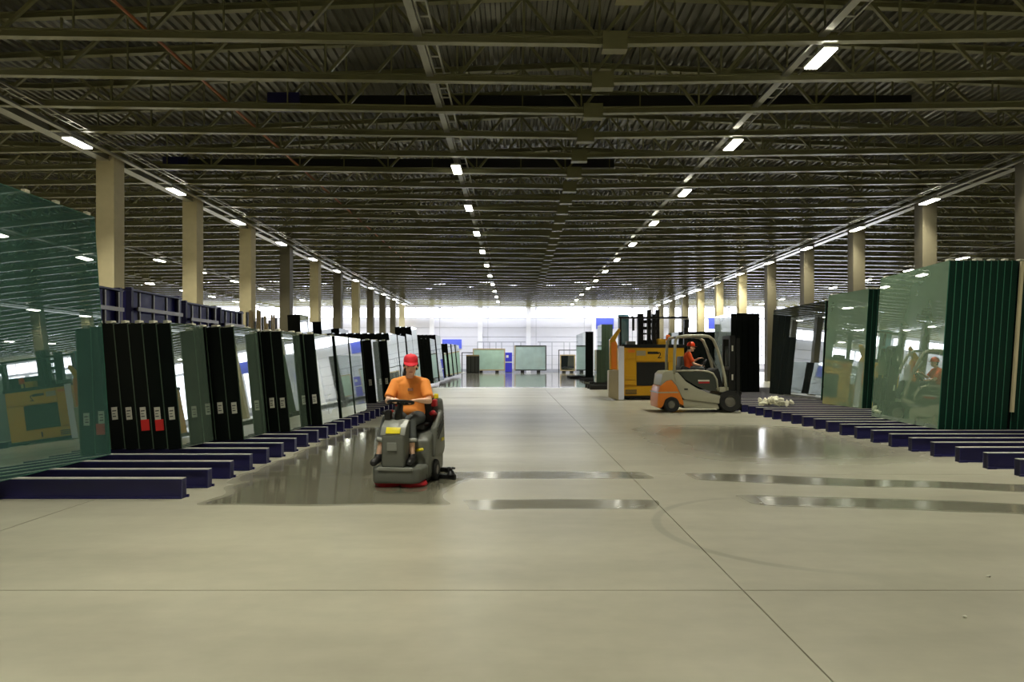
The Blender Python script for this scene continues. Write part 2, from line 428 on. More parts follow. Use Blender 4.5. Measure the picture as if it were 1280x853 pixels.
# roof trusses, one every two metres
NP = 10
def tr_nodes(): return [(-BAY/2+BAY*i/NP) for i in range(NP+1)]
def chord_mesh(zf, nm, h, dz=0):
    m_ = MB(); P_ = [-BAY/2, 0, BAY/2]
    for i in range(2):
        p, q = Vector((P_[i], 0, zf(P_[i]*.99999+RIDGE)+dz)), Vector((P_[i+1], 0, zf(P_[i+1]*.99999+RIDGE)+dz))
        m_.beam(p, q, .05, h); 
        m_.beam(p+Vector((0,0,-h/2)), q+Vector((0,0,-h/2)), .17, .022); m_.beam(p+Vector((0,0,h/2)), q+Vector((0,0,h/2)), .17, .022)
    return m_.mesh(nm, M['steel'])
botm = chord_mesh(chord_z, 'bottom_chord', .15, .08); topm = chord_mesh(roof_z, 'top_chord', .14)
braces = []; X_ = tr_nodes()
for i in range(NP):
    a, b = X_[i], X_[i+1]; mid = (a+b)/2
    zb = lambda v: chord_z(v*.9999+RIDGE)+.09
    zt = lambda v: roof_z(v*.9999+RIDGE)
    braces.append(('brace', Vector((a,0,zb(a))), Vector((mid,0,zt(mid))), .075)); braces.append(('brace', Vector((mid,0,zt(mid))), Vector((b,0,zb(b))), .075))
    braces.append(('strut', Vector((mid,0,zb(mid))), Vector((mid,0,zt(mid))), .035))
    if i: braces.append(('strut', Vector((a,0,zb(a))), Vector((a,0,zt(a))), .05))
bm_single = [(nm, MB().beam(p, q, w_, w_*.9).mesh(nm, M['steel'])) for nm, p, q, w_ in braces]
m_ = MB()
for nm, p, q, w_ in braces: m_.beam(p, q, w_, w_*.9)
bm_join = m_.mesh('web_bracing', M['steel'])
splice = MB().box((.05,-.13,7.96), (.57,.13,8.34)).mesh('splice_plate', M['steel'])
for kt in range(-7, 36):
    y = 14.3+2.0*kt
    for b in (-1, 0, 1):
        t = bpy.data.objects.new('roof_truss', None); C.objects.link(t); t.location = (RIDGE+b*BAY, y, 0); t['kind'] = 'structure'
        inst('bottom_chord', botm, t); inst('top_chord', topm, t); inst('splice_plate', splice, t)
        if b == 0 and -2 <= kt <= 6:
            for nm, me in bm_single: inst(nm, me, t)
        else: inst('web_bracing', bm_join, t, kind='stuff')

# ------------------------------------------------------------------ lamps and trays
lamp_house = MB().box((-.16,-.52,.03), (.16,.52,.09), bev=.012).mesh('lamp_housing', M['housing'])
lamp_diff = MB().box((-.14,-.5,0), (.14,.5,.03), bev=.008).mesh('diffuser', M['lamp'])
lamp_brk = MB().box((-.02,-.3,.09), (.02,.3,.2)).mesh('bracket', M['rail'])
lamp_light = bpy.data.lights.new('lamp_beam', 'AREA'); lamp_light.shape = 'RECTANGLE'; lamp_light.size = .27; lamp_light.size_y = .99
lamp_light.energy = LAMP_WATTS; lamp_light.spread = LAMP_SPREAD; lamp_light.color = LAMP_COLOR
tray_m = MB().box((-.08,YB,.0), (.08,YF-.5,.06)).mesh('trunking', M['rail'])
lad = MB().box((-.02,YB,0), (.015,YF-.5,.07)).box((.2,YB,0), (.235,YF-.5,.07))
yy = YB+.3
while yy < 60: lad.box((.0,yy,.01), (.2,yy+.06,.03)); yy += .6
lad_m = lad.mesh('cable_ladder', M['rail'])
rows = [(-23.5, 45.0, 'second aisle beyond the scrubber-side columns', 0), (-31.5, 64.7, 'third aisle beyond the scrubber-side columns', 0),
        (-13.3, 20.7, 'column row on the scrubber side', -.02), (-2.05, 23.6, 'roof row above the scrubber', 0),
        (6.65, 14.9, 'roof row above the forklift', -.25), (17.2, 28.4, 'column row on the forklift side', .0), (28.8, 44.0, 'next aisle beyond the forklift-side columns', 0)]
for rx, y0, where, off in rows:
    zc = 8.06 if abs(rx) < 20 else 8.02
    t = thing('cable_tray', 'long galvanised cable tray carrying the lamps of the '+where, 'cable tray', (rx+off, 0, zc+.2))
    inst('trunking', tray_m, t); inst('cable_ladder', lad_m, t, loc=(.45 if rx < -10 else (-.65 if rx > 16 else .12), 0, .04))
    y = y0-6*int((y0-YB-2)/6); kk = 0; n_ = 0
    while y < 83.5:
        visible = abs(rx)*F/max(y,.1) < 640 and y > 12
        if not (rx == -2.05 and 16 < y < 19):
            if visible: lab = '%s lit LED panel from the camera in the %s' % (ORD[n_], where); n_ += 1
            else: lab = '%s LED panel behind or above the camera, %s' % (ORD[kk], where); kk += 1
            l_ = thing('ceiling_light', lab, 'lamp', (rx, y, zc), (0,0,0), 'lit LED panels under the roof')
            lo = bpy.data.objects.new('lamp_beam', lamp_light); C.objects.link(lo); lo.parent = l_; lo.location = (0,0,-.004)
            inst('housing', lamp_house, l_); inst('diffuser', lamp_diff, l_); inst('bracket', lamp_brk, l_)
        y += 6.0
# dark duct runs between trusses, a rust red pipe along the roof
for i, (ya, xa, xb) in enumerate(((19.1, -6, 11.0), (25.1, -12, 3.6))):
    d_ = thing('roof_duct', ['dark horizontal duct across the roof nearer the camera', 'dark horizontal duct across the roof further back'][i], 'duct', (0, ya, 8.7))
    MB().box((xa,-.14,-.16), (xb,.14,.16), bev=.02).build('duct_run', M['black'], d_)
    MB().box((xa-.9,-.2,-.2), (xa,.2,.22), bev=.02).build('duct_box', M['blue'], d_)
    MB().box((xa+.4,-.16,-.19), (xb,-.14,-.16)).build('edge_strip', M['rail'], d_)
tag(MB().tube([(-7.75, 5, 8.42), (-7.75, 84, 8.42)], .035, 6).build('sprinkler_pipe', M['orangepipe']), 'thin rust red pipe running lengthwise under the roof', 'pipe')

# ------------------------------------------------------------------ glass racks: floor beams
def floor_beams(side, xa, xb, y0, step, n, where):
    Lb = abs(xb-xa)
    key = ('beam', Lb)
    def mk():
        b = MB().box((0,-.055,0), (Lb,.055,.02)).box((0,-.03,.02), (Lb,.03,.195)).box((0,-.055,.195), (Lb,.055,.212))
        b.box((0,-.055,.02), (.02,.055,.195)); return b.mesh('beam_body', M['blue'])
    body = cached(key, mk)
    top = cached(('top', Lb), lambda: MB().box((.0,-.05,.212), (Lb,.05,.22)).mesh('beam_top', M['flange']))
    bolt = cached('bolt', lambda: MB().box((-.02,-.08,0), (.1,-.055,.03)).mesh('foot_bracket', M['blue']))
    for i in range(n):
        o = thing('rack_beam', '%s dark blue steel floor beam from the camera on the %s' % (ORD[i], where), 'beam',
                  (xb if side < 0 else xa, y0+i*step, 0), (0,0,PI if side < 0 else 0), 'dark blue floor beams under the glass, '+where)
        inst('beam_body', body, o); inst('beam_top', top, o, label='worn pale top strip'); inst('foot_bracket', bolt, o)
floor_beams(-1, -9.2, -3.6, 7.4, .625, 34, 'scrubber side')
floor_beams(1, 6.48, 12.2, 8.82, .6, 39, 'forklift side')

# ------------------------------------------------------------------ glass packs
H0 = .22
def pack(name, label, group, loc, yaw, lean, th, ln, h, side, face, edge, line, parts=True, tags=0, pads=True, lab_z=.5, lath=False):
    """A leaning pack of glass sheets. side -1: the aisle is towards +x; +1: towards -x. Local x runs away from the aisle."""
    sg = -1 if side < 0 else 1
    def mk():
        m = MB(); m.box((0,0,0), (sg*th,ln,h))
        m.bm.normal_update()
        bmesh.ops.recalc_face_normals(m.bm, faces=m.bm.faces[:])
        for f in m.bm.faces: f.material_index = 0 if abs(f.normal.x) > .9 else 1
        return m.mesh('glass_sheets', [face, edge])
    me = cached(('pack', sg, round(th,3), round(ln,3), round(h,3), face.name, edge.name), mk)
    rot = (0, sg*lean, yaw)
    if not parts:
        o = inst(name, me, loc=loc, rot=rot); return tag(o, label, 'glass pack', group)
    o = thing(name, label, 'glass pack', loc, rot, group)
    inst('glass_sheets', me, o)
    def mk2():
        m = MB(); a, b = sorted((sg*-.016, sg*-.001)); m.box((a,-.006,.0), (b,ln*.995,h+.004))
        bmesh.ops.recalc_face_normals(m.bm, faces=m.bm.faces[:])
        m.bm.normal_update()
        for f in m.bm.faces: f.material_index = 0 if abs(f.normal.x) > .9 else 1
        return m.mesh('outer_sheet', [face, line])
    inst('outer_sheet', cached(('outer', sg, round(ln,3), round(h,3), face.name, line.name), mk2), o)
    xm = sg*th*.5
    if tags:
        inst('paper_label', cached(('lab',), lambda: MB().box((-.04,-.012,-.09), (.04,-.002,.09)).mesh('paper_label', M['paper'])), o, loc=(xm,0,lab_z))
        pr = cached(('labp',), lambda: MB().box((-.028,-.0135,.03), (.028,-.0115,.045)).box((-.028,-.0135,-.01), (.012,-.0115,.0)).box((-.028,-.0135,-.05), (.02,-.0115,-.035)).mesh('print_lines', M['darkgrey']))
        inst('print_lines', pr, o, loc=(xm,-.001,lab_z))
        if tags > 1:
            inst('red_tag', cached(('red',), lambda: MB().box((-.058,-.014,-.085), (.058,-.002,.075)).mesh('red_tag', M['red'])), o, loc=(xm+.015,0,lab_z-.165), label='bright red paper tag below the white label')
    if pads:
        r = random.Random(hash((round(loc[0],2), round(loc[1],2))) % 9999)
        for t in (.06, ln-.2):
            w_ = .03+.03*r.random()
            inst('foam_pad', cached(('pad', int(w_*200)), lambda: MB().box((-w_,0,0), (w_,.12,.035+.03*r.random()), bev=.01).mesh('foam_pad', M['foam'])), o, loc=(xm,t,h))
    return o
SCR, FKL = 'scrubber side', 'forklift side'

# the big clear sheet nearest the camera
big = thing('glass_sheet', 'big see-through teal glass sheet, the nearest and tallest on the scrubber side', 'glass sheet', (-5.50+.0, 9.26, H0), (0,-math.radians(3.9),math.radians(2.0)))
MB().box((-.010,-3.3,0), (0,0,3.22)).build('pane', M['glassbig'], big)
MB().box((-.012,-3.3,-.004), (.002,.002,0)).box((-.012,0,0), (.002,.004,3.22)).box((-.012,-3.3,3.22), (.002,.004,3.226)).build('polished_edge', M['lineteal'], big, label='teal polished sheet edge')
for t in (-.2, -.85, -1.4, -2.0):
    MB().box((-.03,t,3.222), (.02,t+.09,3.26), bev=.008).build('foam_pad', M['foam'], big)

def row(names, front, y, n, pitch, th, ln, h, side, face, edge, line, lean=.095, yaw=0, tags=None, lab_z=.52, parts=True, group='', frontface=None, pads=True, ordered=True):
    sg = -1 if side < 0 else 1
    for i in range(n):
        tg = (tags[i] if tags and i < len(tags) else 0)
        ex = {0: '', 1: ', white label', 2: ', white label and red tag'}[tg]
        lab = ('%s pack from aisle%s, %s' % (ORD[i], ex, names)) if n > 1 else names+ex
        ox, oy = sg*pitch*i*math.cos(yaw), sg*pitch*i*math.sin(yaw)
        pack('glass_pack', lab, group or None, (front+ox, y+oy, H0), yaw, lean*(1-.0*i), th, ln, h, side,
             (frontface or face) if i == 0 else M['glassdark'], edge, line, parts, tg, pads, lab_z)
G = 'glass packs leaning on the scrubber side'
W1, W2 = 1, 2
row('first low row behind the big sheet', -4.81, 9.82, 9, .205, .185, 1.0, 1.82, -1, M['glassleft'], M['edge'], M['line'], tags=[1,2,2,1,1,2,2,1,1], group=G)
row('second low row along the scrubber side', -4.37, 10.95, 5, .225, .20, .98, 1.82, -1, M['glassleft'], M['edge'], M['line'], tags=[1,1,1,1,0], group=G)
row('third low row along the scrubber side', -4.04, 12.2, 5, .19, .165, 1.0, 1.80, -1, M['glassleft'], M['edge'], M['line'], tags=[1,1,1,1,0], group=G)
row('fourth low row along the scrubber side', -3.82, 13.45, 4, .22, .20, 1.25, 1.80, -1, M['glasspale'], M['edge'], M['line'], tags=[1,0,1,0], group=G)
row('fifth low mirror-faced row on the scrubber side', -3.80, 14.9, 3, .2, .18, 1.1, 1.80, -1, M['glasspale'], M['edge'], M['line'], tags=[1,0,0], group=G)
row('sixth low mirror-faced row on the scrubber side', -3.80, 16.15, 3, .2, .18, 1.15, 1.80, -1, M['glasspale'], M['edge'], M['line'], tags=[0,0,0], group=G)
row('labelled dark row behind the mirror-faced rows', -4.15, 20.3, 5, .27, .25, 1.0, 1.88, -1, M['glasspale'], M['edge'], M['line'], tags=[1,1,1,1,1], lab_z=.62, group=G)
row('dark row just beside the scrubber driver', -3.92, 21.6, 3, .25, .23, 1.1, 1.9, -1, M['glasspale'], M['edge'], M['line'], tags=[1,1,1], lab_z=.62, group=G)
row('tall long dark row behind the labelled dark row', -4.12, 23.2, 9, .24, .225, 1.5, 2.2, -1, M['glasspale'], M['edge'], M['line'], parts=False, group=G)
row('narrow white-faced tall row behind the driver', -4.15, 25.1, 6, .24, .225, 1.6, 2.2, -1, M['glasspale'], M['edge'], M['line'], parts=False, group=G)
row('taller dark-topped row behind the driver', -4.15, 27.1, 6, .24, .225, 1.5, 2.32, -1, M['glasspale'], M['edge'], M['line'], parts=False, group=G)
row('last white-faced row behind the driver', -4.2, 29.0, 3, .24, .225, 1.5, 2.7, -1, M['glasspale'], M['edge'], M['line'], parts=False, group=G)
row('dark row over the driver shoulder with pale face', -4.45, 37.0, 4, .24, .225, 2.2, 2.45, -1, M['glasspale'], M['edge'], M['line'], parts=False, group=G)
row('taller row behind the one over the driver shoulder', -4.52, 40.5, 5, .24, .225, 2.6, 2.78, -1, M['glasspale'], M['edge'], M['line'], parts=False, group=G)
row('short pale row far down the scrubber side', -4.95, 48.5, 2, .26, .24, 1.4, 1.8, -1, M['glasspale'], M['edge'], M['line'], parts=False, group=G)
row('bluish row behind the short pale row', -4.9, 51.0, 3, .26, .24, 2.2, 2.5, -1, M['glasspale'], M['edge'], M['line'], parts=False, group=G)
row('next bluish row further down the scrubber side', -4.92, 54.5, 3, .26, .24, 2.6, 2.55, -1, M['glasspale'], M['edge'], M['line'], parts=False, group=G)
row('last bluish row on the scrubber side before the crate', -4.95, 58.5, 3, .26, .24, 3.4, 2.6, -1, M['glasspale'], M['edge'], M['line'], parts=False, group=G)

G = 'glass packs leaning on the forklift side'
YW = -math.radians(5.0)
def r1():
    front, y = 7.80, 12.6
    for i in range(17):
        xo = .128*i+(.05 if i > 9 else 0)
        lab = 'green-edged glass pack, %s from the aisle in the nearest tall row' % ORD[i]
        pack('glass_pack', lab, G, (front+xo, y+xo*math.sin(YW)*.0, H0), YW, .066, .100, 2.85, 3.12, 1, M['glassright'] if i == 0 else M['glassdark'], M['edgegreen'], M['lineteal'], True, 0, i % 2 == 0)
    l_ = MB().box((0,-.05,.32), (.05,.0,3.1)).build('spacer_lath', M['woodlath'], loc=(front+.128*9+.117, y-.03, H0), rot=(0,.066,YW))
    tag(l_, 'pale upright timber lath between the tall green-edged packs', 'lath')
r1()
row('green-edged row with a timber lath, behind the tallest', 9.13, 18.0, 3, .13, .10, 1.95, 3.16, 1, M['glassright'], M['edgegreen'], M['lineteal'], lean=.062, yaw=math.radians(5), group=G)
tag(MB().box((0,-.05,.0), (.06,.0,3.1)).build('spacer_lath', M['woodlath'], loc=(9.13+.39, 17.97, H0), rot=(0,.062,0)), 'timber lath against the narrow green-edged row', 'lath')
row('mirror-faced row behind the narrow green-edged row', 9.66, 21.6, 3, .145, .12, 4.2, 3.16, 1, M['glassdark'], M['edge'], M['lineteal'], lean=.05, yaw=math.radians(1.0), group=G)
row('tall dark block behind the forklift mast', 8.5, 27.0, 5, .23, .215, 2.2, 3.12, 1, M['glasspale'], M['edge'], M['line'], lean=.0, parts=False, group=G)
row('lower dark row behind the forklift cab', 7.05, 29.6, 6, .3, .28, 2.0, 2.5, 1, M['glassdark'], M['edge'], M['line'], lean=.0, parts=False, group=G)
row('low pale stack before the olive pack', 4.55, 38.6, 2, .23, .22, 1.2, 1.85, 1, M['glasspale'], M['line'], M['line'], lean=.0, parts=False, group=G)
row('tall olive-edged stack beside the yellow truck', 5.0, 39.9, 3, .22, .21, 2.0, 3.35, 1, M['glasspale'], M['line'], M['line'], lean=.0, parts=False, group=G)
row('tall black-edged stack beyond the olive stack', 5.08, 50.0, 3, .2, .19, 7.5, 3.35, 1, M['glasspale'], M['edge'], M['edge'], lean=.0, parts=False, group=G)
for i, (x_, y_, nx) in enumerate(((4.4, 38.4, 3), (4.6, 46, 4), (4.3, 54, 4), (3.7, 34, 3))):
    for q in range(nx):
        b_ = MB().box((0,-.06,0), (2.2,.06,.19), bev=.01).build('rack_beam', M['black'], loc=(x_, y_+q*1.1+.3, 0))
        tag(b_, 'low black floor beam, %s of the %s set past the yellow truck' % (ORD[q], ['pale stack', 'middle', 'furthest', 'nearest'][i]), 'beam', 'black floor beams past the yellow truck')

# crumpled packing film on the beams
mb = MB(); r = random.Random(3)
for i in range(30):
    a = r.random(); c = Vector((-.36+.78*a+r.uniform(-.05,.05), r.uniform(-.2,.2), .06+r.random()*.16*(1-abs(a-.4))))
    R_ = Matrix.Rotation(r.uniform(0,3), 3, 'X') @ Matrix.Rotation(r.uniform(0,3), 3, 'Y')
    mb.ell(c, (r.uniform(.05,.12), r.uniform(.04,.1), r.uniform(.03,.07)), R_, 10)
for v in mb.bm.verts: v.co += Vector((mnoise.noise(v.co*22), mnoise.noise(v.co*22+Vector((9,0,0))), mnoise.noise(v.co*22+Vector((0,9,0)))))*.03
film = mb.build('packing_film', M['foam'], loc=(7.2, 19.0, .22), smooth=False)
tag(film, 'heap of crumpled off-white packing film on the floor beams', 'packing')

# ------------------------------------------------------------------ blue stillages and timber behind the low rows
def stillage(loc, ln, h, label):
    t = thing('stillage', label, 'rack', loc, (0,0,0), 'blue steel stillages behind the low rows')
    MB().box((-.08,0,.0), (0,ln,h)).build('back_panel', M['bluebright'], t)
    for y_ in (0, ln-.1): MB().box((-.02,y_,0), (.12,y_+.1,h+.08), bev=.008).build('post', M['blue'], t)
    nb = 4
    for i in range(nb):
        y_ = .25+(ln-.5)*i/(nb-1)
        MB().box((.14,y_-.025,.3), (.19,y_+.025,h-.03)).build('upright_bar', M['bare'], t, label='bare grey steel bar')
    for z_ in (h-.42, h-1.2): MB().box((.19,.1,z_-.045), (.23,ln-.12,z_+.045)).build('cross_bar', M['bare'], t, label='bare grey steel bar')
    for z_ in (h-.42,):
        for y_ in (.12, ln-.2): MB().box((.1,y_,z_-.03), (.19,y_+.06,z_+.03)).build('bar_bracket', M['blue'], t)
    MB().box((-.1,-.02,h), (.14,ln+.02,h+.04)).build('top_rail', M['blue'], t)
    MB().box((-1.0,0,0), (.5,.12,.2)).box((-1.0,ln-.12,0), (.5,ln,.2)).build('foot', M['blue'], t)
for i, (y_, ln, hh) in enumerate(((13.4, 2.0, 3.04), (15.75, 2.35, 3.10), (18.35, 1.9, 3.02), (20.5, 1.7, 3.0))):
    stillage((-9.0, y_, 0), ln, hh, '%s blue steel stillage with grey bars from the camera, behind the low dark rows' % ORD[i])
tag(MB().box((-.3,0,0), (0,.6,3.05), bev=.02).build('steel_locker', M['cabblue'], loc=(-8.95, 17.95-.24, 0)), 'plain bright blue steel end post block between two stillages', 'post') if False else None
r = random.Random(5)
ct = thing('timber_crate', 'tall timber crate of upright boards beyond the blue stillages', 'crate', (-8.95, 22.6, 0))
for i in range(13):
    y_ = i*.23; h_ = 3.05+r.uniform(-.25,.2)
    MB().box((0,y_,0), (.05,y_+.07+.07*r.random(),h_)).build('board', M['wood'] if i % 3 else M['darkgrey'], ct)
MB().box((-.06,0,.4), (0,3.0,.5)).box((-.06,0,1.9), (0,3.0,2.0)).build('rail', M['wood'], ct)
r = random.Random(11)
for i in range(14):
    y_ = 27+i*1.5; h_ = 2.95+.3*r.random()-.012*i*1.5
    ins = pack('glass_pack', '%s dark low pack standing at the columns behind the timber crate' % ORD[i], 'dark packs along the columns', (-8.4-.2*(i % 2), y_, H0 if y_ < 28.1 else 0), 0, .05, .5, 1.1, h_, -1, M['glassdark'], M['edge'], M['line'], parts=False)
ob = MB().box((-.25,0,0), (.25,.5,3.05), bev=.03).build('orange_bin', M['fkorange'], loc=(-9.7, 31.2, 0)); tag(ob, 'orange-topped tall bin beside the fifth column', 'bin')

# ------------------------------------------------------------------ far end: framed panels, cabinet, crate, fence, sign
def framed(label, x0, x1, z0, z1, y, g, fr, wood_left=False, feet=True, name='framed_panel'):
    t = thing(name, label, 'glass panel', ((x0+x1)/2, y, 0))
    hw = (x1-x0)/2
    MB().box((-hw+.1,-.03,z0+.1), (hw-.1,.03,z1-.1)).build('pane', g, t)
    f_ = .12
    MB().box((-hw,-.06,z0), (-hw+f_,.06,z1)).build('side_post', M['wood'] if wood_left else fr, t)
    MB().box((hw-f_,-.06,z0), (hw,.06,z1)).build('side_post', fr, t)
    MB().box((-hw+f_,-.05,z1-f_), (hw-f_,.05,z1)).build('top_rail', fr, t)
    MB().box((-hw+f_,-.05,z0), (hw-f_,.05,z0+f_)).build('bottom_rail', fr, t)
    if feet:
        for s_ in (-.5, .5): MB().box((s_*hw-.2,-.5,0), (s_*hw+.2,.5,z0)).build('foot', M['black'], t)
yy = 79.0
framed('pale aqua glass panel in a dark frame, centre of the far end', (643-645)*yy/F, (683-645)*yy/F, .25, 1.5+18*yy/F, yy, M['panelglass'], M['darkgrey'], True)
framed('green glass panel in a timber frame beside the blue cabinet', (591-645)*yy/F, (631.5-645)*yy/F, .25, 1.5+14*yy/F, yy, M['panelgreen'], M['wood'])
framed('small grey panel in a timber frame beyond the black-edged stack', (700-645)*yy/F, (719-645)*yy/F, .2, 1.5+6.5*yy/F, yy, M['glassdark'], M['wood'])
yc = 76.5
crt = thing('dark_crate', 'low dark grey crate in front of the green panel', 'crate', ((591-645)*yc/F, yc, 0))
hw = 8*yc/F
MB().box((-hw,0,.12), (hw,.9,2.0), bev=.03).build('crate_body', M['darkgrey'], crt)
for s_ in (-.95, -.3, .35, .9): MB().box((s_*hw-.05,-.05,.12), (s_*hw+.05,0,2.05)).build('batten', M['black'], crt)
MB().box((-hw,-.06,1.9), (hw,-.0,2.05)).build('lid_rail', M['wood'], crt)
MB().box((-hw,.0,0), (hw,.9,.12)).build('pallet', M['black'], crt)
cab = thing('blue_cabinet', 'small bright blue cabinet with a white notice at the far wall', 'cabinet', ((635.7-645)*80/F, 80.2, 0))
hw = 4.4*80/F
MB().box((-hw,0,.02), (hw,.6,2.35), bev=.02).build('body', M['cabblue'], cab)
MB().box((-hw+.03,-.03,1.3), (hw-.03,0,2.3)).build('upper_door', M['cabblue'], cab)
MB().box((-hw+.03,-.03,.1), (hw-.03,0,1.15)).build('lower_door', M['cabblue'], cab)
MB().box((-hw,-.035,1.17), (hw,0,1.27)).build('divider', M['paper'], cab, label='white strip between the doors')
MB().box((-.28,-.045,1.75), (.0,-.03,2.05)).build('notice', M['paper'], cab, label='white notice on the upper door')
fn = thing('guard_fence', 'thin grey guard fence with posts along the far wall', 'fence', (0, 83.0, 0))
for xx in [(p_-645)*83/F for p_ in (597, 604.5, 612, 620, 627, 642, 651, 675, 690, 705, 712, 724)]:
    MB().box((xx-.05,-.05,0), (xx+.05,.05,3.72)).build('post', M['wallseam'], fn)
for xa, xb in ((597, 657), (672, 726)):
    MB().box(((xa-645)*83/F,-.07,3.6), ((xb-645)*83/F,-.05,3.72)).build('rail', M['wallseam'], fn)
for i, (xa, xb, yp) in enumerate(((577, 600, 440.6), (698, 722, 437.4))):
    b_ = thing('barrier', ['black rail barrier above the dark crate', 'black rail barrier above the small grey panel'][i], 'barrier', ((xa+xb)/2*81/F-645*81/F, 81.0, 0))
    hw = (xb-xa)/2*81/F; z_ = 1.5+(450-yp)*81/F
    MB().box((-hw,-.04,z_-.1), (hw,.04,z_)).build('rail', M['black'], b_)
    for s_ in (-1, 1): MB().box((s_*hw-.05*(s_+1),-.04,0), (s_*hw+.05*(1-s_),.04,z_)).build('post', M['black'], b_)
def wall_sign(xa, xb, ya, yb, label):
    a, b = px(xa, ya, YF-.06), px(xb, yb, YF-.06)
    tag(MB().box((a.x, YF-.16, b.z), (b.x, YF-.005, a.z)).build('wall_sign', M['signblue']), label, 'sign')
wall_sign(742.5, 767, 398, 411.5, 'plain blue rectangular sign high on the far wall above the olive stack')
wall_sign(885.5, 896.5, 397, 411.5, 'plain blue rectangular sign on the far wall between columns over the forklift')
wall_sign(553, 577, 424.5, 436, 'blue sign on the far wall above the bluish glass rows')

# ------------------------------------------------------------------ people
def humanoid(root, J, face_dir, mats, scale=1.0, hat='cap', ponytail=True, wheel_axis=None, bare_shin=True, tilt=0.0):
    """J: joints in world space. One continuous body, clothing as children."""
    o = Vector(root.location); j = {k_: Vector(v)-o for k_, v in J.items()}
    fd = Vector(face_dir).normalized(); upv = Vector((0,0,1)); sd = fd.cross(upv).normalized()   # sd: figure's own right
    upv = sd.cross(fd).normalized()
    Hm = Matrix((sd, fd, upv)).transposed()*scale      # local x=right, y=forward, z=up
    hc = j['head']
    body = MB()
    # head: cranium, jaw, nose, ears, brow, chin
    body.ell(hc+Hm @ Vector((0,-.012,.03)), (.076,.094,.092), Hm, 20)
    body.ell(hc+Hm @ Vector((0,.022,-.045)), (.058,.066,.075), Hm, 18)
    body.ell(hc+Hm @ Vector((0,.062,-.092)), (.026,.024,.022), Hm, 12)
    body.tube([hc+Hm @ Vector((0,.084,.012)), hc+Hm @ Vector((0,.100,-.014)), hc+Hm @ Vector((0,.108,-.032)), hc+Hm @ Vector((0,.090,-.042))], [.009,.012,.0165,.010], 10)
    body.tube([hc+Hm @ Vector((-.045,.072,.026)), hc+Hm @ Vector((0,.086,.024)), hc+Hm @ Vector((.045,.072,.026))], .011, 8)
    for s_ in (-1, 1):
        body.ell(hc+Hm @ Vector((s_*.078,-.008,-.012)), (.010,.020,.030), Hm, 10)
        body.ell(hc+Hm @ Vector((s_*.036,.060,-.040)), (.022,.018,.022), Hm, 10)
    body.tube([j['neck']+Vector((0,0,-.06)), j['neck'], hc+Hm @ Vector((0,-.02,-.05))], [.062,.055,.052], 14)
    # torso
    pe, ch, nk = j['pelvis'], j['chest'], j['neck']
    tw = (j['sh_r']-j['sh_l']); tw.z = 0; tw.normalize()
    fwd = Vector((-tw.y, tw.x, 0)).normalized()
    if fwd.dot(fd) < 0: fwd = -fwd
    def torso(mb_, k_):
        rings = [(pe-Vector((0,0,.06)), .15, .115), (pe+Vector((0,0,.04)), .165, .125), (pe.lerp(ch,.5), .16, .118), (ch, .178, .122), (ch.lerp(nk,.55), .165, .105), (nk-Vector((0,0,.03)), .075, .065)]
        n_ = 20; vs_ = []; fs_ = []
        for c_, rx_, ry_ in rings:
            for q in range(n_):
                a_ = 2*PI*q/n_; vs_.append(c_+tw*math.cos(a_)*(rx_*k_)+fwd*math.sin(a_)*(ry_*k_))
        for i in range(len(rings)-1):
            for q in range(n_): fs_.append((i*n_+q, i*n_+(q+1) % n_, (i+1)*n_+(q+1) % n_, (i+1)*n_+q))
        fs_ += [tuple(range(n_)), tuple((len(rings)-1)*n_+q for q in range(n_))]
        mb_._new(vs_, fs_)
    torso(body, .93)
    for s_ in 'lr':
        sh, el, wr = j['sh_'+s_], j['el_'+s_], j['wr_'+s_]
        body.ell(sh, (.058,.058,.058), None, 12)
        body.tube([nk.lerp(sh,.25)-Vector((0,0,.02)), sh], [.05,.054], 12)
        body.tube([sh, sh.lerp(el,.45), el], [.052,.046,.038], 14); body.ell(el, (.038,.038,.038), None, 12)
        body.tube([el, el.lerp(wr,.3), wr], [.037,.039,.025], 14)
        hp, kn, an = j['hip_'+s_], j['kn_'+s_], j['an_'+s_]
        body.tube([hp, hp.lerp(kn,.4), kn], [.085,.078,.056], 14); body.ell(kn, (.055,.055,.055), None, 12)
        body.tube([kn, kn.lerp(an,.3), an], [.052,.054,.034], 14); body.ell(an, (.036,.036,.036), None, 10)
        tp = j['toe_'+s_]; body.tube([an+Vector((0,0,-.02)), an.lerp(tp,.5)-Vector((0,0,.03)), tp], [.036,.034,.026], 12)
        # hand: palm, four curled fingers, thumb leaving the side of the palm
        f_ = (j['hd_'+s_]-wr).normalized()
        nrm = Vector((0,0,-1)); nrm = (nrm-f_*nrm.dot(f_)).normalized(); sdv = f_.cross(nrm).normalized()
        inner = 1 if sdv.dot(nk-wr) > 0 else -1
        pm = wr+f_*.05
        Mh = Matrix((sdv, f_, nrm)).transposed()
        body.ell(pm, (.040,.052,.017), Mh, 12); body.tube([wr-f_*.01, wr+f_*.03], [.026,.028], 12, flat=.75, up=nrm)
        for q, ln_ in enumerate((.85, 1.0, .95, .76)):
            b0 = wr+f_*.090+sdv*inner*(.030-.020*q)
            p1 = b0+(f_*.86+nrm*.3)*.034*ln_; p2 = p1+(f_*.2+nrm*.95)*.026*ln_; p3 = p2+(f_*-.65+nrm*.6)*.02*ln_
            body.tube([b0-f_*.02, b0, p1, p2, p3], [.0095,.0098,.0092,.0086,.0072], 8)
        t0 = wr+f_*.035+sdv*inner*.030; t1 = t0+(sdv*inner*.75+f_*.65)*.034; t2 = t1+(f_*.6+nrm*.8)*.028
        body.tube([t0-sdv*inner*.015, t0, t1, t2], [.013,.0125,.0105,.0085], 8)
    remeshed(body, 'body', M['skin'], .0065, 3, root)
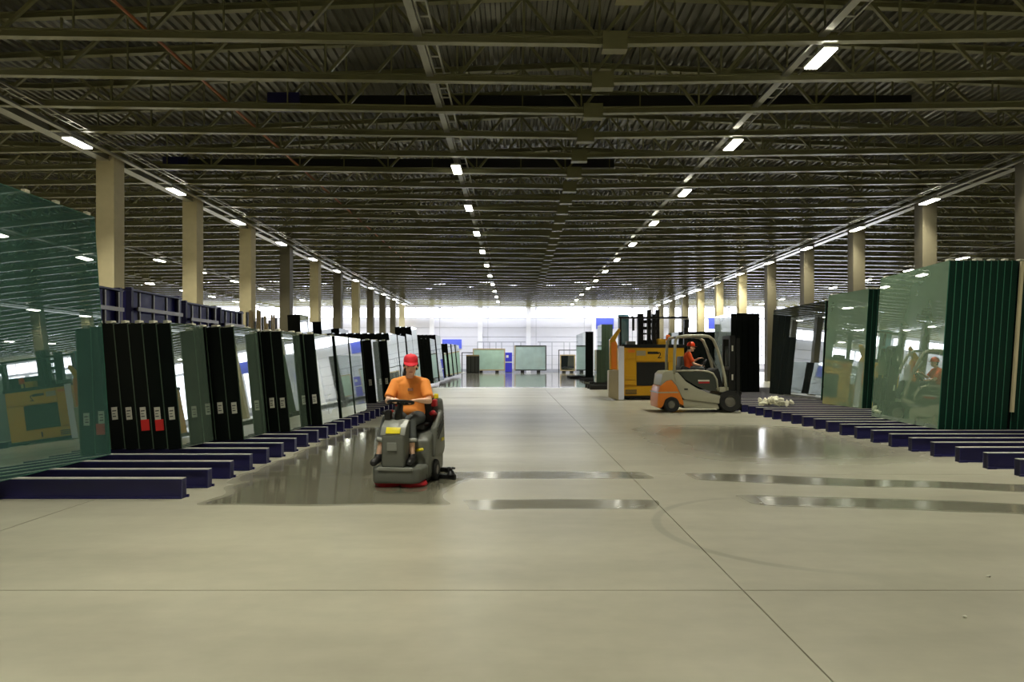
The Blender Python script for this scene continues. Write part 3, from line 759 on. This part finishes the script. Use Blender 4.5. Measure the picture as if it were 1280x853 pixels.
    e_ = MB()
    for s_ in (-1, 1): e_.ell(hc+Hm @ Vector((s_*.032,.078,.004)), (.013,.008,.006), Hm, 10)
    e_.build('eyes', M['eyewhite'], root, True)
    MB().ell(hc+Hm @ Vector((0,.083,-.066)), (.024,.008,.006), Hm, 10).build('mouth', M['lip'], root, True)
    # hair
    hr = MB()
    hr.ell(hc+Hm @ Vector((0,-.028,.035)), (.081,.090,.092), Hm, 18)
    hr.ell(hc+Hm @ Vector((0,-.05,-.04)), (.066,.05,.06), Hm, 14)
    if ponytail:
        hr.tube([hc+Hm @ Vector((.03,-.10,-.01)), hc+Hm @ Vector((.06,-.105,-.06)), hc+Hm @ Vector((.075,-.08,-.12)), hc+Hm @ Vector((.075,-.07,-.165))], [.022,.03,.026,.01], 10)
        for s_ in (-1, 1): hr.tube([hc+Hm @ Vector((s_*.074,.015,.05)), hc+Hm @ Vector((s_*.082,.0,.0)), hc+Hm @ Vector((s_*.07,-.03,-.05))], [.012,.016,.014], 8)
    remeshed(hr, 'hair', M['hair'], .009, 3, root)
    if hat == 'cap':
        cp = MB()
        n_ = 24; vs_ = []; fs_ = []
        prof = [(.090,.036),(.092,.06),(.088,.092),(.074,.118),(.045,.135),(.0,.140)]
        for rr, zz in prof:
            for q in range(n_):
                a_ = 2*PI*q/n_; vs_.append(hc+Hm @ Vector((rr*.93*math.cos(a_), -.010+rr*1.08*math.sin(a_), zz)))
        for i in range(len(prof)-1):
            for q in range(n_): fs_.append((i*n_+q, i*n_+(q+1) % n_, (i+1)*n_+(q+1) % n_, (i+1)*n_+q))
        cp._new(vs_, fs_)
        cap = cp.build('cap', M['cap'], root, True)
        vz = MB(); vs_ = []; fs_ = []; m1 = 14
        for layer in (0, .006):
            for i in range(m1+1):
                a_ = PI*(.12+.76*i/m1)
                vs_.append(hc+Hm @ Vector((.083*math.cos(a_), -.01+.097*math.sin(a_), .040+layer)))
                vs_.append(hc+Hm @ Vector((.088*math.cos(a_), .01+.165*math.sin(a_), .040-.030*math.sin(a_)+layer)))
        k0 = 2*(m1+1)
        for i in range(m1):
            a_ = 2*i; fs_ += [(a_, a_+2, a_+3, a_+1), (k0+a_, k0+a_+1, k0+a_+3, k0+a_+2), (a_+1, a_+3, k0+a_+3, k0+a_+1)]
        vz._new(vs_, fs_); vz.build('visor', M['cap'], cap, True)
        MB().ell(hc+Hm @ Vector((0,-.01,.142)), (.008,.008,.005), Hm, 8).build('button', M['cap'], cap, True)
    else:
        hl = MB(); n_ = 24; vs_ = []; fs_ = []
        prof = [(.100,.030),(.108,.034),(.106,.06),(.100,.10),(.082,.138),(.05,.16),(.0,.168)]
        for rr, zz in prof:
            for q in range(n_):
                a_ = 2*PI*q/n_; vs_.append(hc+Hm @ Vector((rr*.92*math.cos(a_), -.008+rr*1.12*math.sin(a_), zz)))
        for i in range(len(prof)-1):
            for q in range(n_): fs_.append((i*n_+q, i*n_+(q+1) % n_, (i+1)*n_+(q+1) % n_, (i+1)*n_+q))
        hl._new(vs_, fs_); he = hl.build('hard_hat', mats['hat'], root, True)
        MB().box((-.07,.08,.024), (.07,.165,.034), bev=.004, M=Matrix.Translation(hc) @ Hm.to_4x4()).build('peak', mats['hat'], he)
        MB().tube([hc+Hm @ Vector((0,.09,.105)), hc+Hm @ Vector((0,.04,.158)), hc+Hm @ Vector((0,-.04,.162)), hc+Hm @ Vector((0,-.10,.10))], .012, 8).build('crest', mats['hat'], he)
    # shirt
    st = MB(); torso(st, 1.09)
    for s_ in 'lr':
        sh, el = j['sh_'+s_], j['el_'+s_]
        st.ell(sh, (.072,.072,.07), None, 14); st.tube([nk.lerp(sh,.2)-Vector((0,0,.03)), sh], [.062,.068], 14)
        st.tube([sh, sh.lerp(el,.5), sh.lerp(el,.80)], [.070,.068,.070], 16)
    pf = pe+fwd*.11
    st.ell(pf+Vector((0,0,.06)), (.10,.05,.06), None, 12)
    shirt = remeshed(st, 'shirt', mats['shirt'], .011, 2, root)
    c_ = ch.lerp(nk,.25)+fwd*.138-tw*.0
    sx = tw if tw.x > 0 else -tw
    Mp = Matrix((sx, fwd, Vector((0,0,1)))).transposed().to_4x4()
    if hat == 'cap':
        MB().box((-.01,-.01,-.018), (.055,.006,.018), bev=.003, M=Matrix.Translation(c_) @ Mp).build('chest_print', M['print'], shirt, label='small greyish printed mark on the chest')
    # trousers
    tr = MB()
    tr.ell(pe+Vector((0,0,-.03)), (.17,.14,.12), None, 16)
    for s_ in 'lr':
        hp, kn, an = j['hip_'+s_], j['kn_'+s_], j['an_'+s_]
        tr.tube([hp, hp.lerp(kn,.4), kn], [.100,.092,.075], 16); tr.ell(kn, (.074,.074,.074), None, 12)
        tr.tube([kn, kn.lerp(an,.3), kn.lerp(an,.62 if bare_shin else .95)], [.073,.070,.064], 16)
    trs = remeshed(tr, 'trousers', M['trousers'], .011, 2, root)
    for s_ in 'lr':
        kn, an, tp = j['kn_'+s_], j['an_'+s_], j['toe_'+s_]
        if bare_shin: MB().tube([kn.lerp(an,.50), kn.lerp(an,.60)], [.0745,.0725], 16).build('reflective_hem', M['reflective'], trs, True, label='pale reflective band above the hem')
        sh_ = MB(); fdv = (tp-an); fdv.z = 0; fdv.normalize(); base = an.z-.085
        a0 = Vector((an.x, an.y, 0)); q0 = a0-fdv*.06; 
        pts_ = [q0+Vector((0,0,base+.05)), a0+Vector((0,0,base+.058)), a0+fdv*.09+Vector((0,0,base+.045)), a0+fdv*.17+Vector((0,0,base+.034)), a0+fdv*.205+Vector((0,0,base+.03))]
        sh_.tube(pts_, [.042,.048,.046,.044,.026], 14)
        sh_.tube([an+Vector((0,0,-.05)), an+Vector((0,0,.035))], [.048,.046], 14)
        remeshed(sh_, 'shoe', M['shoe'], .009, 2, root)

# ------------------------------------------------------------------ scrubber with rider
SO = Vector((-1.40, 7.95, 0)); STH = -math.radians(7)
sc = thing('floor_scrubber', 'grey ride-on floor scrubber with a yellow badge on its front column', 'floor scrubber', SO, (0,0,STH))
fd_ = MB()
fd_.prism([(-.30,.06),(-.26,.0),(.20,.0),(.27,.06),(.30,.45),(.30,.62),(-.30,.62)], .05, .235, 'z', bev=.035, seg=3)
fd_.build('front_deck', M['anth'], sc, 'auto')
MB().box((-.22,-.012,.20), (.2,.02,.245), bev=.012).build('deck_lip', M['anthlight'], sc, label='paler rounded lip on the front deck')
MB().prism([(.03,.23),(.025,.60),(.07,.70),(.20,.775),(.30,.775),(.36,.23)], -.185, .09, 'x', bev=.03, seg=3).build('steering_column', M['anth'], sc, 'auto')
MB().prism([(.024,.615),(.075,.708),(.205,.785),(.30,.785),(.30,.76),(.20,.75),(.085,.675),(.05,.605)], -.20, .10, 'x', bev=.012).build('column_hood', M['anthlight'], sc, 'auto', label='paler hood on top of the column')
d_ = Vector((0,.05,.093)).normalized()
bd = MB()
bm_ = Matrix.Translation((-.045,.047,.668)) @ Matrix.Rotation(-math.radians(28), 4, 'X')
bd.box((-.088,-.012,-.04), (.088,.004,.04), bev=.011, M=bm_)
bd.build('badge', M['yellowbadge'], sc, 'auto', label='yellow rounded maker badge')
MB().box((-.115,.012,.43), (.005,.03,.53), bev=.012).build('front_emblem', M['anthlight'], sc, label='paler square emblem plate')
MB().prism([(.36,.1),(.36,.52),(.50,.60),(.92,.64),(1.05,.62),(1.12,.3),(1.10,.08),(.62,.08)], -.31, .31, 'x', bev=.04, seg=3).build('chassis', M['anth'], sc, 'auto')
MB().prism([(.88,.58),(.90,.92),(.96,1.0),(1.12,1.0),(1.20,.86),(1.22,.5),(1.16,.28),(1.02,.28)], -.30, .30, 'x', bev=.05, seg=3).build('recovery_tank', M['anth'], sc, 'auto')
MB().prism([(.50,.30),(.56,.66),(.90,.86),(1.0,.80),(1.06,.36),(.98,.28)], .27, .345, 'x', bev=.03, seg=3).build('side_cover', M['anth'], sc, 'auto')
for q in range(4):
    MB().prism([(.60+.02*q,.655-.045*q),(.60+.02*q,.64-.045*q),(.95,.80-.045*q),(.95,.815-.045*q)], .343, .352, 'x').build('groove', M['darkgrey'], sc)
MB().box((.345,.84,.46), (.352,.97,.50)).build('side_badge', M['yellowbadge'], sc, label='small yellow badge')
MB().box((-.2,.92,1.0), (.2,1.1,1.035), bev=.015).build('tank_lid', M['darkgrey'], sc)
MB().lathe([(0,0),(.03,0),(.03,.045),(.022,.06),(0,.06)], (.25,.95,1.0), 'z', 14).build('filler_cap', M['yellowbadge'], sc, label='yellow-green filler cap')
seat = MB().box((-.21,.50,.63), (.21,.90,.70), bev=.03).build('seat', M['black'], sc, 'auto')
MB().box((-.23,.86,.68), (.23,.93,1.05), bev=.03).build('seat_back', M['black'], seat, 'auto')
for s_ in (-1, 1):
    MB().tube([(s_*.27,.86,.66),(s_*.27,.84,.80),(s_*.27,.70,.84),(s_*.27,.62,.83)], .028, 10).build('armrest', M['redplastic'], seat, True, label='red armrest')
    MB().box((s_*.24-.02,.80,.90), (s_*.24+.04,.92,.99), bev=.015).build('shoulder_pad', M['redplastic'], seat, label='red pad')
# steering
sw_c = Vector((-.03,.30,.985)); sw_M = Matrix.Rotation(-math.radians(11), 4, 'X')
st_ = MB()
ring = [sw_c+(sw_M @ Vector((.15*math.cos(a_), .15*math.sin(a_), 0))) for a_ in [2*PI*q/28 for q in range(29)]]
st_.tube(ring, .016, 10, cap=False)
for a_ in (.5, 2.6, 4.7): st_.tube([sw_c, sw_c+(sw_M @ Vector((.15*math.cos(a_), .15*math.sin(a_), 0)))], .012, 8)
st_.lathe([(0,-.02),(.05,-.02),(.05,.02),(0,.03)], sw_c, 'z', 16)
swo = st_.build('steering_wheel', M['black'], sc, True)
MB().tube([(-.045,.24,.76), (-.04,.27,.88), sw_c], [.05,.045,.03], 12).build('steering_post', M['black'], sc, True)
MB().tube([(-.16,.22,.77), (-.19,.21,.84), (-.20,.22,.88)], [.012,.014,.05], 10).build('control_knob', M['black'], sc, True)
MB().box((-.20,.18,.78), (-.12,.26,.90), bev=.02).build('control_pod', M['black'], sc, 'auto')
MB().tube([(.15,.36,.40),(.24,.30,.42)], .018, 8).build('yellow_lever', M['yellowbadge'], sc, True, label='yellow lever')
for s_ in (-1, 1):
    wl = MB().lathe([(.06,-.035),(.115,-.035),(.13,-.02),(.13,.02),(.115,.035),(.06,.035)], (s_*.315,.62,.13), 'x', 28).build('rear_wheel', M['rubber'], sc, 'auto')
    MB().lathe([(0,-.03),(.062,-.03),(.07,.0),(.062,.03),(0,.03)], (s_*.318,.62,.13), 'x', 20).build('hub', M['bare'], wl, 'auto')
MB().lathe([(.04,-.04),(.1,-.04),(.11,0),(.1,.04),(.04,.04)], (0,.45,.11), 'x', 24).build('front_wheel', M['rubber'], sc, 'auto')
for s_ in (-1, 1):
    MB().lathe([(0,.0),(.155,.0),(.165,.02),(.15,.05),(0,.06)], (s_*.155,.22,0.002), 'z', 28).build('brush_disc', M['redplastic'], sc, 'auto', label='red scrubbing brush disc')
MB().box((-.29,.3,.03), (.29,1.0,.12)).build('underframe', M['black'], sc)
sq = MB().prism([(-.40,1.22),(-.2,1.30),(.2,1.30),(.40,1.22),(.40,1.16),(.2,1.23),(-.2,1.23),(-.40,1.16)], .0, .06, 'z', bev=.008).build('squeegee', M['black'], sc)
MB().prism([(.33,.70),(.56,.66),(.56,.74),(.33,.80)], .0, .055, 'z', bev=.01).build('squeegee_arm', M['black'], sc)
MB().lathe([(0,.055),(.055,.055),(.035,.10),(.02,.11),(.02,.125),(0,.125)], (.50,.70,0), 'z', 14).build('squeegee_roller', M['black'], sc, 'auto')
kb = MB()
for q in range(5):
    a_ = 2*PI*q/5; kb.tube([(.50,.70,.135), (.50+.055*math.cos(a_),.70+.055*math.sin(a_),.135)], [.016,.012], 8)
kb.build('star_knob', M['black'], sc, True)

RJ = dict(pelvis=(-1.335,8.70,.80), chest=(-1.345,8.69,1.07), neck=(-1.345,8.67,1.295), head=(-1.325,8.60,1.425),
          sh_l=(-1.160,8.68,1.20), sh_r=(-1.530,8.68,1.20), el_l=(-1.085,8.53,.985), el_r=(-1.60,8.52,.985),
          wr_l=(-1.195,8.325,1.005), wr_r=(-1.515,8.33,1.02), hd_l=(-1.28,8.25,1.01), hd_r=(-1.47,8.25,1.02),
          hip_l=(-1.24,8.66,.765), hip_r=(-1.43,8.66,.765), kn_l=(-1.285,8.28,.76), kn_r=(-1.555,8.28,.77),
          an_l=(-1.250,8.20,.335), an_r=(-1.655,8.20,.335), toe_l=(-1.25,8.02,.275), toe_r=(-1.68,8.02,.275))
rider = thing('person', 'person in a red cap and orange T-shirt steering the grey floor scrubber', 'person', (-1.335, 8.70, .70))
humanoid(rider, RJ, (.16,-.98,-.10), dict(shirt=M['shirt']), 1.07, hat='cap')

# ------------------------------------------------------------------ forklift and driver
FY = 19.4
def fx(cx): return 1.933+cx*.004442-.0     # crop coordinates of the forklift view -> metres
def fz(cy): return 3.319-cy*.004442
fk = thing('forklift', 'orange and light grey counterbalance forklift with its driver seated sideways', 'forklift', (5.3, FY+.55, 0))
def fpoly(pts): return [(fx(a)-5.3, fz(b)) for a, b in pts]
def fq(pts): return [(1.933+(426+a*.69)*.004442-5.3, 3.319-(205+b*.69)*.004442) for a, b in pts]   # second, closer view (964 x 853)
W0, W1_ = -.55, .55
MB().prism(fq([(66,690),(70,610),(90,540),(150,492),(195,482),(245,545),(290,640),(310,700),(305,725),(262,700),(235,660),(190,640),(140,665),(120,720),(100,745),(72,745)]), W0, W1_, 'y', bev=.03, seg=2).build('counterweight', M['fkorange'], fk, 'auto')
MB().prism(fq([(68,596),(250,592),(262,604),(66,606)]), W0-.012, W1_+.012, 'y').build('counterweight_stripe', M['fkgrey'], fk, label='pale stripe across the counterweight')
MB().prism(fq([(96,540),(110,430),(140,400),(215,395),(250,430),(300,480),(245,545),(195,482),(150,492)]), W0+.01, W1_-.01, 'y', bev=.025).build('rear_hood', M['fkgrey'], fk, 'auto')
MB().prism(fq([(215,430),(255,415),(330,500),(430,560),(540,605),(640,630),(700,625),(660,655),(640,700),(630,705),(310,662),(290,640),(245,545)]), W0-.005, W1_+.005, 'y', bev=.02).build('side_skirt', M['fkgrey'], fk, 'auto')
MB().prism(fq([(310,662),(630,705),(640,755),(320,740),(300,700)]), W0+.03, W1_-.03, 'y', bev=.02).build('lower_step', M['fkgrey'], fk, 'auto')
MB().box((-.55,-.45,.12), (.75,.45,.5), bev=.02).build('underframe', M['black'], fk)
MB().prism(fq([(262,408),(500,408),(560,420),(600,470),(612,585),(540,585),(430,540),(330,480)]), W0-.01, W0+.03, 'y', bev=.01).build('door', M['fkpanel'], fk, 'auto', label='dark grey door panel')
dr = MB()
pts = [(240,400),(420,396),(530,403),(580,425),(612,480),(625,580)]
dr.tube([(p[0], W0+.0, p[1]) for p in fq(pts)], .028, 8); dr.build('door_frame', M['fkgrey'], fk, True)
a, b = fq([(440,482),(545,497)]); MB().box((a[0], W0-.018, b[1]), (b[0], W0-.008, a[1])).build('door_mark', M['paper'], fk, label='white lettering strip, illegible')
a, b = fq([(445,500),(545,515)]); MB().box((a[0], W0-.018, b[1]), (b[0], W0-.008, a[1])).build('door_mark', M['redplastic'], fk, label='red lettering strip, illegible')
a, b = fq([(312,562),(345,576)]); MB().box((a[0], W0-.018, b[1]), (b[0], W0-.003, a[1])).build('side_plate', M['darkgrey'], fk)
for s_, nm in ((W0+.03, 'near'), (W1_-.03, 'far')):
    g_ = MB()
    g_.tube([(p[0], s_, p[1]) for p in fq([(222,430),(225,250),(232,120),(255,85),(320,75),(480,72),(545,80),(585,110),(620,190),(660,320),(690,450),(706,580)])], .042, 10)
    g_.build('overhead_guard', M['fkgrey'], fk, True)
for q, cxx in enumerate((300, 360, 420, 480, 530)):
    p = fq([(cxx, 78)])[0]; MB().box((p[0]-.025, W0+.03, p[1]-.03), (p[0]+.025, W1_-.03, p[1]+.03)).build('roof_bar', M['fkpanel'], fk)
p0, p1 = fq([(640,550),(710,580)]); MB().box((p0[0], W0, p1[1]-.05), (p1[0]+.05, W1_, p0[1]), bev=.02).build('cowl', M['fkgrey'], fk, 'auto')
MB().prism(fq([(560,560),(590,400),(640,370),(690,560)]), W0+.1, W1_-.1, 'y', bev=.03).build('dashboard', M['black'], fk, 'auto')
MB().prism(fq([(250,430),(300,360),(310,350),(450,400),(560,440),(560,500),(330,480)]), W0+.12, W1_-.12, 'y', bev=.02).build('battery_cover', M['black'], fk, 'auto')
se = MB().prism(fq([(310,400),(320,372),(440,376),(450,405)]), -.25, .25, 'y', bev=.02).build('seat', M['black'], fk, 'auto')
MB().prism(fq([(296,390),(306,265),(330,262),(345,390)]), -.25, .25, 'y', bev=.02).build('seat_back', M['darkgrey'], se, 'auto')
# steering wheel
c = fq([(535,335)])[0]; swm = MB(); Ms = Matrix.Rotation(math.radians(-55), 3, 'Y'); cc = Vector((c[0], 0, c[1]))
swm.tube([cc+Ms @ Vector((.16*math.cos(2*PI*q/24), .16*math.sin(2*PI*q/24), 0)) for q in range(25)], .015, 8, cap=False)
swm.tube([cc+Ms @ Vector((-.15,0,0)), cc+Ms @ Vector((.15,0,0))], .012, 6); p = fq([(600,470)])[0]; swm.tube([cc, (p[0],0,p[1])], .025, 8)
swm.build('steering_wheel', M['black'], fk, True)
# windscreen wiper panel and lamp
p0, p1 = fq([(548,180),(640,370)]); MB().beam((p0[0],-.2,p0[1]), (p1[0],-.2,p1[1]), .05, .03).build('wiper', M['anthlight'], fk)
def fwheel(cx, cy, rr, y0, y1, nm):
    p = fq([(cx, cy)])[0]; hw = (y1-y0)/2; c_ = (p[0], (y0+y1)/2, rr+.003)
    t_ = MB().lathe([(rr*.5,-hw*.9),(rr*.9,-hw),(rr,-hw*.7),(rr,hw*.7),(rr*.9,hw),(rr*.5,hw*.9)], c_, 'y', 32).build(nm, M['rubber'], fk, 'auto')
    MB().lathe([(0,-hw*.75),(rr*.25,-hw*.8),(rr*.46,-hw*.6),(rr*.52,-hw*.85),(rr*.52,hw*.85),(0,hw*.75)], c_, 'y', 24).build('hub', M['bare'], t_, 'auto')
for y0, y1 in ((W0-.01, W0+.16), (W1_-.16, W1_+.01)): fwheel(198, 718, .225, y0, y1, 'rear_wheel')
for y0, y1 in ((W0-.04, W0+.2), (W1_-.2, W1_+.04)): fwheel(738, 690, .31, y0, y1, 'front_wheel')
MB().prism(fq([(640,640),(660,600),(720,580),(800,590),(830,640),(815,650),(780,615),(715,600),(665,640)]), W0-.03, W1_+.03, 'y', bev=.01).build('front_mudguard', M['black'], fk, 'auto')
mx0 = fq([(755,0)])[0][0]
for y_ in (-.32, .32):
    MB().box((mx0,y_-.045,.05), (mx0+.16,y_+.045,2.17)).build('mast_channel', M['mast'], fk)
    MB().box((mx0+.17,y_-.10 if y_ < 0 else y_+.06,.06), (mx0+.27,y_-.06 if y_ < 0 else y_+.10,2.12)).build('inner_mast', M['mast'], fk)
    MB().tube([(mx0+.06,y_*.5,.1), (mx0+.06,y_*.5,1.9)], .035, 10).build('lift_cylinder', M['darkgrey'], fk, True)
    MB().box((mx0+.30,y_*.8-.05,.04), (mx0+.34,y_*.8+.05,.55)).box((mx0+.30,y_*.8-.05,.04), (mx0+1.35,y_*.8+.05,.08)).build('fork', M['mast'], fk)
for z_ in (.35, 1.2, 2.1): MB().box((mx0,-.36,z_), (mx0+.14,.36,z_+.1)).build('mast_crossbar', M['mast'], fk)
MB().box((mx0+.27,-.45,.15), (mx0+.31,.45,.25)).box((mx0+.27,-.45,.5), (mx0+.31,.45,.6)).build('fork_carriage', M['mast'], fk)
for z_ in (1.75, .92): MB().box((mx0+.05,-.38,z_), (mx0+.09,-.365,z_+.16)).build('mast_sticker', M['paper'], fk, label='small pale sticker')

DO = Vector((5.3, FY+.55, 0))
def fj(cx, cy, y): p = fq([(cx, cy)])[0]; return (p[0]+5.3, FY+.55+y, p[1])
DJ = dict(pelvis=fj(390,385,0), chest=fj(388,290,0), neck=fj(398,220,0), head=fj(422,178,0),
          sh_r=fj(385,245,-.17), sh_l=fj(395,245,.17), el_r=fj(430,335,-.2), el_l=fj(440,320,.2),
          wr_r=fj(500,352,-.13), wr_l=fj(505,285,.12), hd_r=fj(525,352,-.1), hd_l=fj(528,278,.1),
          hip_r=fj(400,385,-.1), hip_l=fj(400,385,.1), kn_r=fj(515,380,-.12), kn_l=fj(515,380,.12),
          an_r=fj(545,500,-.12), an_l=fj(545,500,.12), toe_r=fj(585,520,-.12), toe_l=fj(585,520,.12))
driver = thing('person', 'person in an orange hard hat and orange shirt driving the forklift', 'person', DJ['pelvis'])
humanoid(driver, DJ, (.96,-.22,-.06), dict(shirt=M['shirt2'], hat=M['helmet']), hat='helmet', ponytail=False, bare_shin=False)

# ------------------------------------------------------------------ yellow side-loading truck
TY = 25.6
tk = thing('side_loader', 'big yellow glass transport truck standing behind the forklift', 'truck', (4.9, TY, 0))
KX = 25.6/F/6.56
def tq(pts): return [((750+a/6.56-645)*TY/F-4.9, 1.5-(380+b/6.56-450)*TY/F) for a, b in pts]
MB().prism(tq([(60,760),(62,545),(185,540),(185,790),(150,790)]), -.35, .05, 'y', bev=.02).build('front_plate', M['plate'], tk, 'auto', label='bare pale metal front plate')
a, b = tq([(140,350),(185,790)]); MB().box((a[0], -.37, b[1]+.04), (b[0], -.33, a[1]-.0)).build('edge_plate', M['platewhite'], tk, label='white edge strip')
MB().prism(tq([(75,540),(72,300),(150,200),(160,225),(120,300),(135,330),(135,540)]), -.25, -.05, 'y', bev=.02).build('front_bracket', M['yellow'], tk, 'auto')
MB().prism(tq([(85,535),(84,320),(118,310),(128,330),(128,535)]), -.28, -.24, 'y').build('bracket_inset', M['fkorange'], tk, label='deeper amber inset')
a, b = tq([(185,345),(690,755)]); 
MB().box((a[0], 0, b[1]), (b[0], 2.3, a[1]), bev=.02).build('body', M['yellow'], tk)
a, b = tq([(180,340),(700,360)]); MB().box((a[0], -.03, b[1]), (b[0], 2.32, a[1]+.03), bev=.008).build('deck_edge', M['mast'], tk, label='dark deck edge')
a, b = tq([(295,365),(680,470)]); MB().box((a[0], -.045, b[1]), (b[0], 0, a[1]), bev=.008).build('upper_panel', M['yellow'], tk)
a, b = tq([(215,375),(285,450)]); MB().box((a[0], -.03, b[1]), (b[0], 0, a[1]), bev=.008).build('step_panel', M['yellow'], tk)
a, b = tq([(228,376),(284,400)]); MB().box((a[0], -.05, b[1]), (b[0], -.03, a[1])).build('reflector', M['fkorange'], tk, label='orange-brown reflector')
a, b = tq([(300,480),(560,672)]); MB().box((a[0], -.02, b[1]), (b[0], 0.0, a[1])).build('side_recess', M['black'], tk, label='black side opening')
for q in range(2):
    a, b = tq([(190,585+42*q),(290,622+42*q)]); MB().box((a[0], -.06, b[1]), (b[0], 0, a[1]), bev=.008).build('battery_lid', M['yellow'], tk)
a, b = tq([(185,680),(500,752)]); MB().box((a[0], -.07, b[1]), (b[0], 0, a[1]), bev=.01).build('lower_sill', M['yellow'], tk)
for q in range(3):
    a, b = tq([(205,704+14*q),(298,712+14*q)]); MB().box((a[0], -.082, b[1]), (b[0], -.068, a[1])).build('vent_slot', M['fkpanel'], tk)
a, b = tq([(435,698),(446,738)]); MB().box((a[0], -.08, b[1]), (b[0], -.068, a[1])).build('mark', M['black'], tk, label='black upright mark')
a, b = tq([(298,385),(372,425)]); MB().box((a[0], -.055, b[1]), (b[0], -.044, a[1])).build('name_plate', M['plate'], tk, label='pale name plate')
def txt(body, loc, size, m, parent, name, label):
    cu = bpy.data.curves.new(name+'_src', 'FONT'); cu.body = body; cu.size = size; cu.extrude = .003
    o = bpy.data.objects.new(name+'_src', cu); C.objects.link(o)
    me = bpy.data.meshes.new_from_object(o.evaluated_get(bpy.context.evaluated_depsgraph_get())); me.name = name
    bpy.data.objects.remove(o); me.materials.clear(); me.materials.append(m)
    return inst(name, me, parent, loc=loc, rot=(PI/2,0,0), label=label)
p = tq([(466,447)])[0]; txt('2', (p[0], -.05, p[1]), .34, M['black'], tk, 'number', 'black numeral 2')
a, b = tq([(388,392),(472,412)]); MB().box((a[0], -.055, b[1]), (b[0], -.044, a[1])).build('mark', M['black'], tk, label='black illegible lettering')
a, b = tq([(470,412),(466,400)]); MB().box((b[0], -.055, a[1]-.0), (a[0]+.05, -.044, b[1])).build('mark', M['black'], tk)
a, b = tq([(560,380),(690,540)]); 
MB().box((tq([(170,0)])[0][0], .05, .05), (tq([(700,0)])[0][0], 2.25, .2)).build('underframe', M['black'], tk)
for xx in (230, 620):
    for y_ in (.25, 1.9):
        p = tq([(xx,0)])[0]; wl = MB().lathe([(.05,-.12),(.19,-.12),(.2,0),(.19,.12),(.05,.12)], (p[0], y_, .2), 'y', 24).build('wheel', M['rubber'], tk, 'auto')
        MB().lathe([(0,-.1),(.08,-.1),(.09,0),(.08,.1),(0,.1)], (p[0], y_, .2), 'y', 16).build('hub', M['bare'], wl)
# superstructure
a, b = tq([(165,100),(735,116)]); MB().box((a[0], .3, b[1]), (b[0], .42, a[1])).build('top_beam', M['mast'], tk)
for x0, x1, y0, y1 in ((170,185,100,345), (705,735,120,345)):
    a, b = tq([(x0,y0),(x1,y1)]); MB().box((a[0], .28, b[1]), (b[0], .44, a[1])).build('frame_post', M['mast'], tk)
a, b = tq([(705,125),(737,195)]); MB().box((a[0]-.0, .2, b[1]), (b[0]+.03, .3, a[1]), bev=.02).build('work_lamp', M['black'], tk)
mb = MB()
for x0, x1, y0, y1, yo in ((345,395,65,340,.9), (415,445,40,345,.6), (455,485,75,345,.6), (500,530,35,340,.9)):
    a, b = tq([(x0,y0),(x1,y1)]); MB().box((a[0], yo, b[1]), (b[0], yo+.2, a[1])).build('mast_channel', M['mast'], tk)
for y0, y1 in ((125,150), (180,205), (232,246), (292,345)):
    a, b = tq([(385,y0),(500,y1)]); MB().box((a[0], .75, b[1]), (b[0], .85, a[1])).build('mast_crossbar', M['mast'], tk)
for q in range(4):
    a, b = tq([(398+24*q,150),(402+24*q,345)]); MB().box((a[0], .8, b[1]), (b[0], .83, a[1])).build('hydraulic_hose', M['mast'], tk)
a, b = tq([(225,305),(300,345)]); MB().box((a[0], .2, b[1]-.02), (b[0], .5, a[1]), bev=.02).build('control_box', M['anth'], tk)
a, b = tq([(285,110),(302,215)]); MB().box((a[0], .5, b[1]), (b[0], .6, a[1])).build('side_arm', M['mast'], tk)
a, b = tq([(545,245),(580,300)]); bc = MB().lathe([(.0,0),(.085,0),(.085,.16),(.06,.21),(0,.22)], ((a[0]+b[0])/2, .1, b[1]), 'z', 16).build('beacon', M['amber'], tk, 'auto', label='amber warning beacon')
p = tq([(562,300)])[0]; MB().box((p[0]-.03, .07, p[1]-.22), (p[0]+.03, .13, p[1])).build('beacon_post', M['yellow'], tk)
a, b = tq([(480,290),(545,345)]); MB().box((a[0], .1, b[1]-.02), (b[0], .4, a[1]+.02), bev=.02).build('winch', M['yellow'], tk)
a, b = tq([(190,70),(282,342)])
tag(MB().box((a[0]+4.9, TY+1.25, b[1]+.0), (b[0]+4.9, TY+1.32, a[1])).build('glass_sheet', M['tealglass']), 'upright teal glass sheet carried on the yellow truck', 'glass sheet')

# scraps left on the dry floor
for i, (x_, y_, lab) in enumerate(((1206, 773, 'tiny white paper scrap on the floor, nearest the camera'), (951, 630, 'tiny white paper scrap by the wet strip on the floor'), (1236, 722, 'tiny white paper scrap on the floor before the floor beams'))):
    Y_ = F*CH/(y_-CY); mb = MB(); r = random.Random(i)
    mb.ell((0,0,.008), (.014,.009,.006), None, 8)
    for v in mb.bm.verts: v.co += Vector((r.uniform(-.004,.004), r.uniform(-.004,.004), r.uniform(0,.003)))
    tag(mb.build('paper_scrap', M['paper'], loc=((x_-CX)*Y_/F, Y_, 0)), lab, 'scrap')
